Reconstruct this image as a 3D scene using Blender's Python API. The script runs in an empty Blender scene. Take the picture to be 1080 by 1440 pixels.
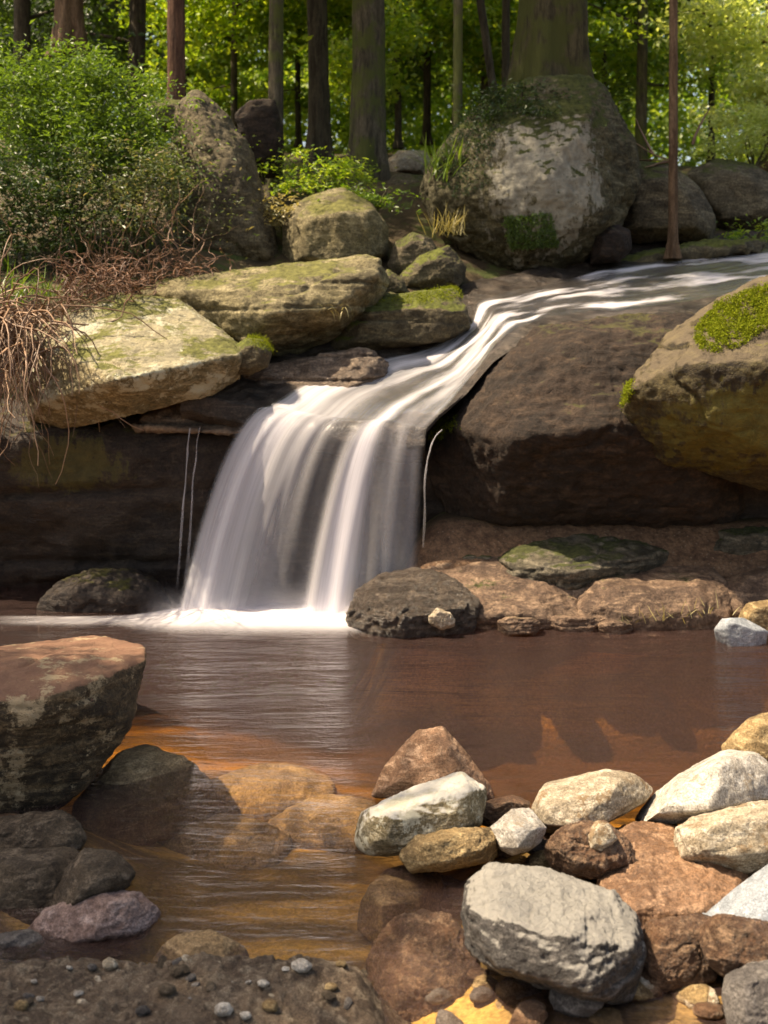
import bpy, bmesh, math, random
import numpy as np
from mathutils import Vector
random.seed(7); RNG = np.random.default_rng(7)
S = bpy.context.scene; COL = S.collection
# ---------------------------------------------------------------- camera, world, sun, exposure
F, HZ, CH = 1500.0, 480.0, 1.5            # focal length in photo pixels, horizon row, camera height
cam = bpy.data.objects.new('camera', bpy.data.cameras.new('camera')); COL.objects.link(cam)
cam.location = (0, 0, CH); cam.rotation_euler = (math.radians(90), 0, 0)
cam.data.sensor_width = 36; cam.data.lens = 36*F/1440; cam.data.shift_y = -(720-HZ)/1440
cam.data.clip_start = .05; cam.data.clip_end = 400
cam.data.dof.use_dof = True; cam.data.dof.focus_distance = 3.9; cam.data.dof.aperture_fstop = 3.8
S.camera = cam
SUN_EL, SUN_AZ = math.radians(60), math.radians(-94)      # azimuth from +Y towards +X
sdir = Vector((math.sin(SUN_AZ)*math.cos(SUN_EL), math.cos(SUN_AZ)*math.cos(SUN_EL), math.sin(SUN_EL)))
sun = bpy.data.objects.new('sun', bpy.data.lights.new('sun', 'SUN')); COL.objects.link(sun)
sun.data.energy = 4.7; sun.data.angle = math.radians(.6); sun.data.color = (1, .92, .80)
sun.rotation_euler = sdir.to_track_quat('Z', 'Y').to_euler(); sun.location = (-6, 2, 12)
w = bpy.data.worlds.new('World'); S.world = w; w.use_nodes = True
sky = w.node_tree.nodes.new('ShaderNodeTexSky'); sky.sky_type = 'NISHITA'; sky.sun_disc = False
sky.sun_elevation = SUN_EL; sky.sun_rotation = SUN_AZ; sky.air_density = 1.0; sky.dust_density = 3.0; sky.ozone_density = .6
bg = w.node_tree.nodes['Background']; w.node_tree.links.new(sky.outputs[0], bg.inputs[0]); bg.inputs[1].default_value = .12
v = S.view_settings; v.view_transform = 'Standard'; v.look = 'None'; v.gamma = 1; v.exposure = 1.18; v.use_curve_mapping = False
try:
    v.use_white_balance = True; v.white_balance_temperature = 8150; v.white_balance_tint = 11
except Exception: pass
S.render.engine = 'CYCLES'
c = S.cycles; c.use_denoising = True; c.max_bounces = 7; c.diffuse_bounces = 3; c.glossy_bounces = 3
c.transmission_bounces = 4; c.transparent_max_bounces = 24; c.volume_bounces = 0
c.caustics_reflective = False; c.caustics_refractive = False; c.sample_clamp_indirect = 6

# ---------------------------------------------------------------- helpers
def W(px, py, Y):                          # photo pixel seen at distance Y -> point of the place
    return np.array(((px-540)/F*Y, Y, CH-(py-HZ)/F*Y))
def hsh(i, j, k, s):
    h = (i*374761393 + j*668265263 + k*2147483647 + s*974634777) & 0xffffffff
    h = ((h ^ (h >> 13))*1274126177) & 0xffffffff
    h = ((h ^ (h >> 16))*2246822519) & 0xffffffff
    return ((h ^ (h >> 15)) & 0xffffff)/16777215.0
def vn(P, s=0):                            # value noise in -1..1
    P = np.asarray(P, float); i = np.floor(P).astype(np.int64); f = P-i; f = f*f*f*(f*(f*6-15)+10)
    r = 0
    for a in (0, 1):
        wa = f[:, 0] if a else 1-f[:, 0]
        for b in (0, 1):
            wb = f[:, 1] if b else 1-f[:, 1]
            for d in (0, 1):
                wd = f[:, 2] if d else 1-f[:, 2]
                r = r + wa*wb*wd*hsh(i[:, 0]+a, i[:, 1]+b, i[:, 2]+d, s)
    return r*2-1
def fbm(P, octs=5, s=0, g=.5, ridged=False):
    r = 0; a = 1; t = 0
    for o in range(octs):
        n = vn(P*(2.03**o)+o*17.3, s+o)
        if ridged: n = 1-2*np.abs(n)
        r = r+a*n; t += a; a *= g
    return r/t
def sst(a, b, x):
    t = np.clip((x-a)/(b-a), 0, 1); return t*t*(3-2*t)
def tag(o, label=None, cat=None, group=None, kind=None):
    if label: o['label'] = label
    if cat: o['category'] = cat
    if group: o['group'] = group
    if kind: o['kind'] = kind
    return o
def empty(name, loc):
    o = bpy.data.objects.new(name, None); COL.objects.link(o); o.location = tuple(loc); o.empty_display_size = .1; return o
def np_mesh(name, V, faces, mat, parent=None, origin=None, smooth=True, uv=None, attr=None):
    """V (n,3) world coords, faces (m,k) equal-size array"""
    V = np.asarray(V, float); faces = np.asarray(faces, np.int32)
    if origin is None:
        origin = np.array((V[:, 0].mean(), V[:, 1].mean(), V[:, 2].min())) if parent is None else np.array(parent.location)
    me = bpy.data.meshes.new(name); n, (m, k) = len(V), faces.shape
    me.vertices.add(n); me.vertices.foreach_set('co', (V-origin).astype(np.float32).ravel())
    me.loops.add(m*k); me.loops.foreach_set('vertex_index', faces.ravel())
    me.polygons.add(m); me.polygons.foreach_set('loop_start', np.arange(0, m*k, k, dtype=np.int32))
    me.polygons.foreach_set('loop_total', np.full(m, k, np.int32))
    me.polygons.foreach_set('use_smooth', np.full(m, smooth))
    me.update(calc_edges=True); me.validate()
    if uv is not None:
        l = me.uv_layers.new(name='UVMap'); l.data.foreach_set('uv', np.asarray(uv, np.float32)[faces.ravel()].ravel())
    for an, av in (attr or {}).items():
        a = me.attributes.new(an, 'FLOAT', 'POINT'); a.data.foreach_set('value', np.asarray(av, np.float32))
    me.materials.append(mat)
    o = bpy.data.objects.new(name, me); COL.objects.link(o)
    if parent is None: o.location = tuple(origin)
    else: o.parent = parent
    return o
def grid_faces(nu, nv):                    # vertices indexed u*nv+v
    i = np.arange(nu-1)[:, None]*nv+np.arange(nv-1)[None]; i = i.ravel()
    return np.stack((i, i+1, i+nv+1, i+nv), 1)

# ---------------------------------------------------------------- materials
class NT:
    def __init__(s, name):
        s.m = bpy.data.materials.new(name); s.m.use_nodes = True; s.t = s.m.node_tree; s.t.nodes.clear()
        s.out = s.t.nodes.new('ShaderNodeOutputMaterial')
        s.pos = s.n('ShaderNodeNewGeometry').outputs
    def n(s, typ, **kw):
        nd = s.t.nodes.new(typ)
        for k, val in kw.items(): setattr(nd, k, val)
        return nd
    def put(s, sock, val):
        if hasattr(val, 'links') or isinstance(val, bpy.types.NodeSocket): s.t.links.new(val, sock)
        else: sock.default_value = val
    def math(s, op, a, b=0.0, clamp=False):
        nd = s.n('ShaderNodeMath', operation=op, use_clamp=clamp); s.put(nd.inputs[0], a); s.put(nd.inputs[1], b); return nd.outputs[0]
    def noise(s, scale, detail=6, rough=.6, vec=None, dist=0.0):
        nd = s.n('ShaderNodeTexNoise'); s.put(nd.inputs['Vector'], vec if vec is not None else s.pos['Position'])
        nd.inputs['Scale'].default_value = scale; nd.inputs['Detail'].default_value = detail
        nd.inputs['Roughness'].default_value = rough; nd.inputs['Distortion'].default_value = dist
        return nd.outputs['Fac']
    def voro(s, scale, feature='F1', vec=None, out='Distance'):
        nd = s.n('ShaderNodeTexVoronoi', feature=feature); s.put(nd.inputs['Vector'], vec if vec is not None else s.pos['Position'])
        nd.inputs['Scale'].default_value = scale; return nd.outputs[out]
    def step(s, x, a, b):
        nd = s.n('ShaderNodeMapRange', interpolation_type='SMOOTHSTEP'); s.put(nd.inputs[0], x)
        nd.inputs[1].default_value = a; nd.inputs[2].default_value = b; return nd.outputs[0]
    def mix(s, f, a, b, mode='MIX'):
        nd = s.n('ShaderNodeMix', data_type='RGBA', blend_type=mode); s.put(nd.inputs[0], f)
        s.put(nd.inputs[6], a if not isinstance(a, tuple) else (*a[:3], 1)); s.put(nd.inputs[7], b if not isinstance(b, tuple) else (*b[:3], 1))
        return nd.outputs[2]
    def scalev(s, v3, vec=None):
        nd = s.n('ShaderNodeVectorMath', operation='MULTIPLY'); s.put(nd.inputs[0], vec if vec is not None else s.pos['Position']); nd.inputs[1].default_value = v3
        return nd.outputs[0]
    def sep(s, vec):
        nd = s.n('ShaderNodeSeparateXYZ'); s.put(nd.inputs[0], vec); return nd.outputs
    def bump(s, h, st, dist, nrm=None):
        nd = s.n('ShaderNodeBump'); s.put(nd.inputs['Height'], h); nd.inputs['Strength'].default_value = st; nd.inputs['Distance'].default_value = dist
        if nrm is not None: s.put(nd.inputs['Normal'], nrm)
        return nd.outputs[0]
    def principled(s, col, rough, nrm=None, spec=.4):
        nd = s.n('ShaderNodeBsdfPrincipled'); s.put(nd.inputs['Base Color'], col if not isinstance(col, tuple) else (*col[:3], 1))
        s.put(nd.inputs['Roughness'], rough); nd.inputs['Specular IOR Level'].default_value = spec
        if nrm is not None: s.put(nd.inputs['Normal'], nrm)
        return nd.outputs[0]
    def done(s, sh, vol=None):
        if sh is not None: s.t.links.new(sh, s.out.inputs['Surface'])
        if vol is not None: s.t.links.new(vol, s.out.inputs['Volume'])
        return s.m

def rock_mat(name, dark, mid, light, sc=1.0, rough=.8, moss=None, moss_amt=0.0, lichen=None, lichen_amt=0.0, bump=1.0, layers=0.0, edge=.5, top=None, top_amt=0., spec=.35, patch=None):
    t = NT(name)
    n1 = t.noise(2.6*sc, 8, .62, dist=.6); n2 = t.noise(17*sc, 8, .7); n3 = t.noise(75*sc, 5, .75)
    n4 = t.noise(7*sc, 6, .65, t.scalev((1, 1, 3.5)), .8)
    col = t.mix(t.step(n1, .36, .64), dark, mid)
    col = t.mix(t.step(n4, .46, .7), col, light)
    col = t.mix(t.math('MULTIPLY', t.step(n2, .5, .75), .5), col, tuple(min(1, x*1.25) for x in light))
    col = t.mix(t.math('MULTIPLY', t.step(n2, .48, .26), .75), col, tuple(x*.55 for x in dark))
    col = t.mix(.85, col, t.mix(t.step(n3, .3, .7), (.34, .33, .32), (1.4, 1.4, 1.4)), 'MULTIPLY')
    geo = t.pos
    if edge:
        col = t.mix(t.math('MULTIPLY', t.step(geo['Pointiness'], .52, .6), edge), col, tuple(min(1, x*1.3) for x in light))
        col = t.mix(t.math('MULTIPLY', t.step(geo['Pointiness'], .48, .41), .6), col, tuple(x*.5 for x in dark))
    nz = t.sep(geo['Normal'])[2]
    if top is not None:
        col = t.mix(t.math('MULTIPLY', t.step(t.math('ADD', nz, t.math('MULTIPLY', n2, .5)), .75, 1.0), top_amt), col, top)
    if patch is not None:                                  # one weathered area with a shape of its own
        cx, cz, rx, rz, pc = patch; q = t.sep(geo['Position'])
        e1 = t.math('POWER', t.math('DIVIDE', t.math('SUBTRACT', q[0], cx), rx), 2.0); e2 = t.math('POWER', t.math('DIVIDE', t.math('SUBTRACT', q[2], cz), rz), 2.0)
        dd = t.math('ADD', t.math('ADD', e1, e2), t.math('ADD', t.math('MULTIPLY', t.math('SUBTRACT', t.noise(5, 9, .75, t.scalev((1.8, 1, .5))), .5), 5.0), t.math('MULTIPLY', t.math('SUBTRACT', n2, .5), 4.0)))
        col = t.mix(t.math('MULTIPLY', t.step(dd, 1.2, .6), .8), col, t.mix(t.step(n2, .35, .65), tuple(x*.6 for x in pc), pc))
    if lichen is not None:
        l = t.step(t.math('ADD', t.noise(4.2*sc, 9, .72), t.math('MULTIPLY', t.noise(40*sc, 4, .7), .25)), .74-.3*lichen_amt, .8-.3*lichen_amt)
        col = t.mix(l, col, lichen)
    rg = rough
    if moss is not None:
        mm = t.math('ADD', t.math('MULTIPLY', nz, .55), t.noise(3.4*sc, 8, .7))
        mm = t.step(mm, 1.12-.6*moss_amt, 1.22-.6*moss_amt)
        mcol = t.mix(t.step(t.noise(30*sc, 6, .7), .3, .7), tuple(x*.5 for x in moss), tuple(x*1.35 for x in moss))
        col = t.mix(mm, col, mcol)
        rg = t.math('MAXIMUM', rough, mm)
    h = t.math('ADD', t.math('MULTIPLY', n2, .7), t.math('MULTIPLY', n3, .28))
    h = t.math('ADD', h, t.math('MULTIPLY', t.noise(190*sc, 3, .7), .12))
    h = t.math('ADD', h, t.math('MULTIPLY', t.step(t.math('ABSOLUTE', t.math('SUBTRACT', t.noise(5*sc, 5, .6, dist=1.2), .5)), 0, .02), .12))
    if layers:
        h = t.math('ADD', h, t.math('MULTIPLY', t.noise(5*sc, 6, .7, t.scalev((.6, .6, 9)), .5), layers))
    nb = t.bump(h, min(1, .75*bump), .035*bump/sc**.5)
    return t.done(t.principled(col, rg, nb, spec))

def leaf_mat(name, a, b, trans=.5, dry=None, gloss=.04):
    t = NT(name)
    r = t.pos['Random Per Island']
    col = t.mix(r, a, b)
    if dry: col = t.mix(t.math('GREATER_THAN', r, .9), col, dry)
    d = t.n('ShaderNodeBsdfDiffuse'); t.put(d.inputs[0], col)
    tr = t.n('ShaderNodeBsdfTranslucent'); t.put(tr.inputs[0], t.mix(1.0, col, (1.25, 1.15, .55), 'MULTIPLY'))
    m = t.n('ShaderNodeMixShader'); m.inputs[0].default_value = trans; t.put(m.inputs[1], d.outputs[0]); t.put(m.inputs[2], tr.outputs[0])
    g = t.n('ShaderNodeBsdfGlossy'); g.inputs['Roughness'].default_value = .45; g.inputs[0].default_value = (1, 1, 1, 1)
    m2 = t.n('ShaderNodeMixShader'); m2.inputs[0].default_value = gloss; t.put(m2.inputs[1], m.outputs[0]); t.put(m2.inputs[2], g.outputs[0])
    return t.done(m2.outputs[0])
def bark_mat(name, a, b, moss=None, ma=.3):
    t = NT(name)
    p = t.scalev((1, 1, .16))
    n = t.noise(22, 8, .7, p, .4); n2 = t.noise(3, 6, .6); n3 = t.noise(90, 4, .7, t.scalev((1, 1, .3)))
    col = t.mix(t.step(n, .35, .65), a, b); col = t.mix(.6, col, t.mix(t.step(n3, .3, .7), (.5, .5, .5), (1.3, 1.3, 1.3)), 'MULTIPLY')
    if moss: col = t.mix(t.step(t.math('ADD', n2, t.math('MULTIPLY', n, .3)), .72-ma*.4, .85-ma*.4), col, moss)
    return t.done(t.principled(col, .9, t.bump(n, .9, .04), .2))

M = {}
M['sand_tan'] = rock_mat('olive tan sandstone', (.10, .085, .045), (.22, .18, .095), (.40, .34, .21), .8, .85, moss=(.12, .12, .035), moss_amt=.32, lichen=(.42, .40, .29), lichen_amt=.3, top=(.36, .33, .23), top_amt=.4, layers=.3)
M['slab'] = rock_mat('long slab sandstone', (.09, .075, .04), (.18, .15, .075), (.33, .28, .16), .8, .85, moss=(.12, .115, .035), moss_amt=.34, layers=.3)
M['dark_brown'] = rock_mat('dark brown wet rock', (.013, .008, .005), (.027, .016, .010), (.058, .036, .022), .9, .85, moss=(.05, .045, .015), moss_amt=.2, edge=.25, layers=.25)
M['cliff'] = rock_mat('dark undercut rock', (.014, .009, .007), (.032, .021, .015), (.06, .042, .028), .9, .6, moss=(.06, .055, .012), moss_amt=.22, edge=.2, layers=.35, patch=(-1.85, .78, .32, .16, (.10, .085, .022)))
M['moss_block'] = rock_mat('dark mossy block', (.045, .036, .02), (.09, .072, .04), (.17, .14, .075), .9, .8, moss=(.09, .10, .02), moss_amt=.55, layers=.3)
M['ochre'] = rock_mat('ochre brown boulder', (.02, .013, .006), (.055, .04, .014), (.10, .08, .032), .8, .75, moss=(.11, .10, .018), moss_amt=.05, layers=.2, patch=(1.80, 1.05, .38, .24, (.15, .125, .022)), top=(.145, .11, .07), top_amt=.5)
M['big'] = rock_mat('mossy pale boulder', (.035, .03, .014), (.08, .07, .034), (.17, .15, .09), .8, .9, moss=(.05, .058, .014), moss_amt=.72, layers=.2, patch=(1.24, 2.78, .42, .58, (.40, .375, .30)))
M['shade'] = rock_mat('brown forest boulder', (.06, .048, .03), (.12, .097, .06), (.22, .18, .11), .8, .9, moss=(.07, .075, .02), moss_amt=.4)
M['ledge'] = rock_mat('wet stream bed rock', (.05, .035, .026), (.12, .085, .06), (.28, .21, .15), 1.1, .45, layers=.3, edge=.4)
M['bed'] = rock_mat('dark stream bed', (.02, .015, .011), (.045, .033, .025), (.11, .085, .065), 1.1, .35, layers=.3, edge=.4)
M['foot'] = rock_mat('dark glistening rock', (.03, .02, .013), (.065, .046, .032), (.18, .14, .105), 1.4, .32, layers=.7, spec=.6, bump=1.3)
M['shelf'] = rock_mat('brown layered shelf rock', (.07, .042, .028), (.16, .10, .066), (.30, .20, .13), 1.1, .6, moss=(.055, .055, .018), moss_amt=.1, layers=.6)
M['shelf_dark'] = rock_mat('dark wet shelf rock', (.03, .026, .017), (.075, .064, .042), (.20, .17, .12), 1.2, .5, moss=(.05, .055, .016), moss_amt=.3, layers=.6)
M['white'] = rock_mat('pale grey stone', (.30, .27, .23), (.50, .46, .40), (.64, .61, .55), 2.2, .85, edge=.5, bump=1., lichen=(.27, .22, .16), lichen_amt=.14)
M['paletan'] = rock_mat('pale tan stone', (.25, .20, .135), (.43, .36, .26), (.58, .51, .40), 2.2, .85, edge=.5, bump=1., lichen=(.22, .15, .085), lichen_amt=.18)
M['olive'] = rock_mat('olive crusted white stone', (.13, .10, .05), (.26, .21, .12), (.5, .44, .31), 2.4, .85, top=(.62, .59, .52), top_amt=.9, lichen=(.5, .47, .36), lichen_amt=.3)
M['tan'] = rock_mat('ochre tan stone', (.14, .09, .04), (.30, .20, .09), (.48, .36, .19), 2.4, .7)
M['red'] = rock_mat('reddish grainy stone', (.15, .08, .045), (.30, .17, .10), (.44, .29, .19), 2.4, .9)
M['rust'] = rock_mat('rusty wet stone', (.07, .035, .018), (.17, .085, .045), (.36, .23, .14), 2.6, .45, bump=1.3, spec=.5)
M['mud'] = rock_mat('brown wet slab', (.12, .062, .033), (.23, .125, .068), (.33, .2, .12), 2., .5, bump=.8)
M['grey'] = rock_mat('lit top grey stone', (.032, .029, .027), (.07, .064, .06), (.18, .165, .15), 2.4, .6, top=(.37, .35, .31), top_amt=.8, bump=1.2)  # light on top and shade on front painted into crust and wet tones
M['blue'] = rock_mat('bluish grey stone', (.16, .18, .2), (.25, .275, .3), (.38, .40, .42), 3.2, .7, bump=.6)
M['dgrey'] = rock_mat('dark grey stone', (.05, .043, .04), (.11, .098, .09), (.22, .2, .18), 2.6, .6)
M['pink'] = rock_mat('pinkish stone', (.16, .10, .085), (.28, .19, .16), (.42, .32, .29), 2.4, .55)
M['bank_rock'] = rock_mat('dark gravelly rock', (.05, .034, .02), (.11, .08, .05), (.22, .17, .12), 2.4, .75, bump=1.3)
M['redtop'] = rock_mat('slab with red worn top', (.035, .024, .013), (.09, .062, .033), (.22, .155, .085), 1.5, .8, top=(.24, .12, .075), top_amt=.7, layers=.4, lichen=(.33, .25, .15), lichen_amt=.2)
M['sub'] = rock_mat('submerged amber stone', (.13, .085, .045), (.27, .18, .09), (.38, .27, .15), 1.8, .8, bump=.7)
M['bark_brown'] = bark_mat('red brown bark', (.06, .03, .02), (.16, .085, .055))
M['bark_grey'] = bark_mat('grey brown bark', (.05, .042, .028), (.15, .125, .085), (.09, .10, .03), .3)
M['bark_moss'] = bark_mat('mossy bark', (.035, .03, .016), (.10, .085, .045), (.06, .065, .018), .35)
M['bark_dark'] = bark_mat('dark bark', (.035, .028, .018), (.09, .075, .05))
M['bark_tan'] = bark_mat('tan bark', (.09, .055, .032), (.2, .13, .08))
M['leaf_mid'] = leaf_mat('mid green leaves', (.045, .10, .018), (.16, .27, .04), .5)
M['leaf_dark'] = leaf_mat('dark green leaves', (.018, .042, .012), (.05, .10, .02), .35)
M['leaf_bright'] = leaf_mat('yellow green leaves', (.12, .27, .025), (.44, .56, .08), .6)
M['leaf_far'] = leaf_mat('far leaves', (.10, .22, .035), (.36, .48, .10), .6)
M['leaf_grey'] = leaf_mat('grey green leaves', (.06, .095, .04), (.17, .2, .09), .35, dry=(.32, .28, .17))
M['leaf_lime'] = leaf_mat('pale lime leaves', (.36, .46, .15), (.62, .72, .34), .6)
M['moss'] = leaf_mat('bright moss', (.10, .14, .012), (.24, .27, .03), .3, gloss=.0)
M['dry'] = leaf_mat('dry roots', (.10, .055, .03), (.34, .21, .13), .1)
M['dry_red'] = leaf_mat('red brown bracken', (.09, .042, .024), (.25, .13, .075), .2)
M['straw'] = leaf_mat('straw grass', (.28, .24, .11), (.5, .44, .22), .3)
M['grass'] = leaf_mat('fresh grass', (.07, .14, .02), (.2, .3, .05), .4)

# ground: forest floor above, amber sand in the pool, darkened with depth
t = NT('ground')
xyz = t.sep(t.pos['Position'])
n1 = t.noise(1.7, 8, .6, dist=.8); n2 = t.noise(14, 8, .7); n3 = t.noise(70, 5, .75)
soil = t.mix(t.step(n1, .38, .62), (.045, .03, .016), (.10, .07, .035)); soil = t.mix(t.step(t.noise(4, 7, .7), .5, .62), soil, (.06, .075, .018))
sand = t.mix(t.step(t.noise(1.5, 4, .5, t.scalev((.55, 2.2, 1)), .8), .43, .62), (.16, .105, .042), (.68, .42, .12))
sand = t.mix(t.step(t.noise(2.4, 4, .5, t.scalev((1, 1.4, 1)), 1.0), .58, .72), sand, (.12, .09, .06))
sand = t.mix(t.step(t.math('ADD', xyz[2], t.math('MULTIPLY', n1, .3)), -.14, -.45), sand, (.06, .04, .028))  # deep water's loss of light painted into the bed as dark silt
grav = t.mix(t.step(n2, .35, .65), (.08, .042, .024), (.20, .115, .065)); grav = t.mix(t.step(t.voro(38), .22, .12), grav, (.22, .155, .105))
low = t.mix(t.step(xyz[2], -.05, .015), sand, grav)
low = t.mix(.8, low, t.mix(t.step(n3, .3, .7), (.5, .5, .5), (1.3, 1.3, 1.3)), 'MULTIPLY')
col = t.mix(t.step(xyz[1], 6.2, 6.5), low, soil)
h = t.math('ADD', t.math('MULTIPLY', n2, .7), t.math('MULTIPLY', n3, .35)); h = t.math('ADD', h, t.math('MULTIPLY', t.voro(38), -.25))
M['ground'] = t.done(t.principled(col, .75, t.bump(h, .9, .03), .3))

M['gravel'] = rock_mat('gravel', (.09, .06, .04), (.19, .135, .09), (.34, .27, .19), 3.2, .8, bump=1.3, edge=.5)
# pool water: sharp-edged body of tea coloured water with a soft rippled skin
t = NT('pool water')
P = t.scalev((.8, 3.2, 1))
hh = t.math('ADD', t.noise(1.6, 3, .5, P, .4), t.math('MULTIPLY', t.noise(9, 4, .6, P, .2), .3))
hh = t.math('ADD', hh, t.math('MULTIPLY', t.math('MULTIPLY', t.noise(34, 3, .6, t.scalev((.8, 1.8, 1)), .3), t.step(t.noise(1.1, 2, .5), .45, .65)), .16))
nb = t.bump(hh, .8, .05)
fr = t.n('ShaderNodeFresnel'); fr.inputs[0].default_value = 1.34; t.put(fr.inputs[1], nb)
tr = t.n('ShaderNodeBsdfTransparent'); tr.inputs[0].default_value = (1, 1, 1, 1)
gl = t.n('ShaderNodeBsdfGlossy'); gl.inputs['Roughness'].default_value = .15; gl.inputs[0].default_value = (1, 1, 1, 1); t.put(gl.inputs['Normal'], nb)
td = t.n('ShaderNodeBsdfDiffuse'); td.inputs[0].default_value = (.24, .15, .135, 1)
mt = t.n('ShaderNodeMixShader'); mt.inputs[0].default_value = .10; t.put(mt.inputs[1], tr.outputs[0]); t.put(mt.inputs[2], td.outputs[0]); tr = mt
mx = t.n('ShaderNodeMixShader'); t.put(mx.inputs[0], fr.outputs[0]); t.put(mx.inputs[1], tr.outputs[0]); t.put(mx.inputs[2], gl.outputs[0])
va = t.n('ShaderNodeVolumeAbsorption'); va.inputs[0].default_value = (.88, .60, .14, 1); va.inputs[1].default_value = 1.0
M['pool'] = t.done(mx.outputs[0], va.outputs[0])

def silk_mat(name, su, sv, k, base_gloss=.0, warm=(.93, .91, .95), add=0.0):
    """long threads of falling water: attribute 'dens' = how much water, threads by noise along the flow (UV in metres)"""
    t = NT(name)
    uv = t.n('ShaderNodeUVMap').outputs[0]
    a = t.n('ShaderNodeAttribute'); a.attribute_name = 'dens'
    s1 = t.noise(1, 5, .6, t.scalev((su, sv, 1), uv), .15); s2 = t.noise(1, 3, .6, t.scalev((su*3.7, sv*1.6, 1), uv), .1); s0 = t.noise(1, 2, .5, t.scalev((su*.28, sv*.5, 1), uv), .1)
    st = t.math('ADD', t.math('MULTIPLY', t.math('SUBTRACT', s1, .5), k), t.math('MULTIPLY', t.math('SUBTRACT', s2, .5), k*.45))
    st = t.math('ADD', st, t.math('MULTIPLY', t.math('SUBTRACT', s0, .5), k*1.2)); d = t.math('ADD', a.outputs['Fac'], add)
    al = t.math('MULTIPLY', d, t.math('ADD', 1.0, st), True)
    al = t.math('MINIMUM', al, .97)
    df = t.n('ShaderNodeBsdfDiffuse'); df.inputs[0].default_value = (*warm, 1)
    tl = t.n('ShaderNodeBsdfTranslucent'); tl.inputs[0].default_value = (*warm, 1)
    m1 = t.n('ShaderNodeMixShader'); m1.inputs[0].default_value = .5; t.put(m1.inputs[1], df.outputs[0]); t.put(m1.inputs[2], tl.outputs[0])
    tp = t.n('ShaderNodeBsdfTransparent')
    base = tp.outputs[0]
    if base_gloss:
        gl = t.n('ShaderNodeBsdfGlossy'); gl.inputs['Roughness'].default_value = .25; t.put(gl.inputs['Normal'], t.bump(s1, .5, .04))
        lw = t.n('ShaderNodeFresnel'); lw.inputs[0].default_value = 1.33
        mg = t.n('ShaderNodeMixShader'); t.put(mg.inputs[0], t.math('MULTIPLY', lw.outputs[0], base_gloss)); t.put(mg.inputs[1], tp.outputs[0]); t.put(mg.inputs[2], gl.outputs[0])
        base = mg.outputs[0]
    m2 = t.n('ShaderNodeMixShader'); t.put(m2.inputs[0], al); t.put(m2.inputs[1], base); t.put(m2.inputs[2], m1.outputs[0])
    return t.done(m2.outputs[0])
M['silk'] = silk_mat('falling water', 24, .7, 1.15, .4)
M['silk_soft'] = silk_mat('soft falling water', 24, .7, 1.15)
M['mist'] = silk_mat('spray', 2, 1, .5)
M['foam'] = silk_mat('foam', 3, 7, .9)

# ---------------------------------------------------------------- terrain
ctrl = [(0,430,6.7),(100,420,6.9),(280,395,7.3),(400,390,7.8),(550,420,7.5),(640,418,7.7),(700,415,7.9),(880,375,8.9),(1080,352,9.6),
        (450,300,9.5),(560,245,11),(350,300,9),(650,250,10),(900,250,11.5),(1080,290,11.5),(1080,235,14),(500,215,15),(100,270,10),
        (-200,420,7),(-300,280,10),(1300,380,8),(1400,300,11),(300,480,7.0),(200,500,6.7),
        (760,420,8.1),(760,470,7.1),(700,485,6.9),(620,525,6.75),(900,455,7.3),(1080,425,7.7),(1250,420,7.4),(1000,380,8.6)]
cp = [W(*q) for q in ctrl]
cp += [np.array(q) for q in ((-40,8,4),(40,8,5),(-40,60,11),(0,60,9),(40,60,10),(0,25,6),(-12,25,6.6),(14,25,5.6),(-15,9,3.2),(15,9,3.6),(-8,14,3.6),(9,15,3.6),(0,18,4.2))]
cp = np.array(cp)
def rbf_fit(C, z):
    n = len(C); D = np.linalg.norm(C[:, None]-C[None], axis=2)+np.eye(n)*.12
    Pm = np.c_[np.ones(n), C]; A = np.block([[D, Pm], [Pm.T, np.zeros((3, 3))]])
    return np.linalg.solve(A, np.r_[z, 0, 0, 0])
wts = rbf_fit(cp[:, :2], cp[:, 2])
def upper(X, Y):
    Q = np.stack((X, Y), 1); D = np.linalg.norm(Q[:, None]-cp[None, :, :2], axis=2)
    return D@wts[:-3]+wts[-3]+Q@wts[-2:]
def lower(X, Y):
    y0 = 6.0-1.3*sst(-1.2, .5, X)
    z = -.66+.47*np.clip((y0+.5-Y)/(y0+.5-3.3), 0, 1)+.03*sst(3.4, 2.6, Y)
    z = z+.76*sst(5.4, 5.9, Y)*sst(-.3, .25, X)+.34*sst(5.75, 6.3, Y)*sst(-.1, .4, X)                       # shelf on the right under the cliff
    fr = sst(.05, .6, X+.25*(3.2-Y))*sst(3.75, 3.3, Y)                  # stony shallows right front
    z = z+(-.015-z)*fr*.95
    z = z+.20*sst(3.9, 3.3, Y)*sst(-.55, -1.2, X)
    bank = sst(2.6, 2.42, Y)*sst(.1, -.1, X+.25*(Y-2.4)); z = z+(.02-z)*bank      # gravel bank left front
    z = z+(.1-z)*sst(2.2, 1.7, Y)
    z = z+(.35-z)*sst(2.3, 3.6, np.abs(X)-.12*(Y-3))
    return z
def terrain(X, Y):
    Pn = np.stack((X, Y, X*0), 1)
    edge = 6.72+.12*vn(Pn*1.3, 5)
    k = sst(-.12, .14, Y-edge)
    up = upper(X, Y)+.05*fbm(Pn*2.2, 4, 3); lo = lower(X, Y)+.035*fbm(Pn*2.6, 5, 9)
    return lo*(1-k)+up*k
xs = np.r_[np.linspace(-45, -4.2, 30), np.linspace(-4, 4, 240), np.linspace(4.2, 45, 30)]
ys = np.r_[np.linspace(-25, 1.4, 20), np.linspace(1.5, 10, 260), np.linspace(10.2, 70, 70)]
gx, gy = np.meshgrid(xs, ys, indexing='ij')
V = np.stack((gx.ravel(), gy.ravel(), terrain(gx.ravel(), gy.ravel())), 1)
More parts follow.
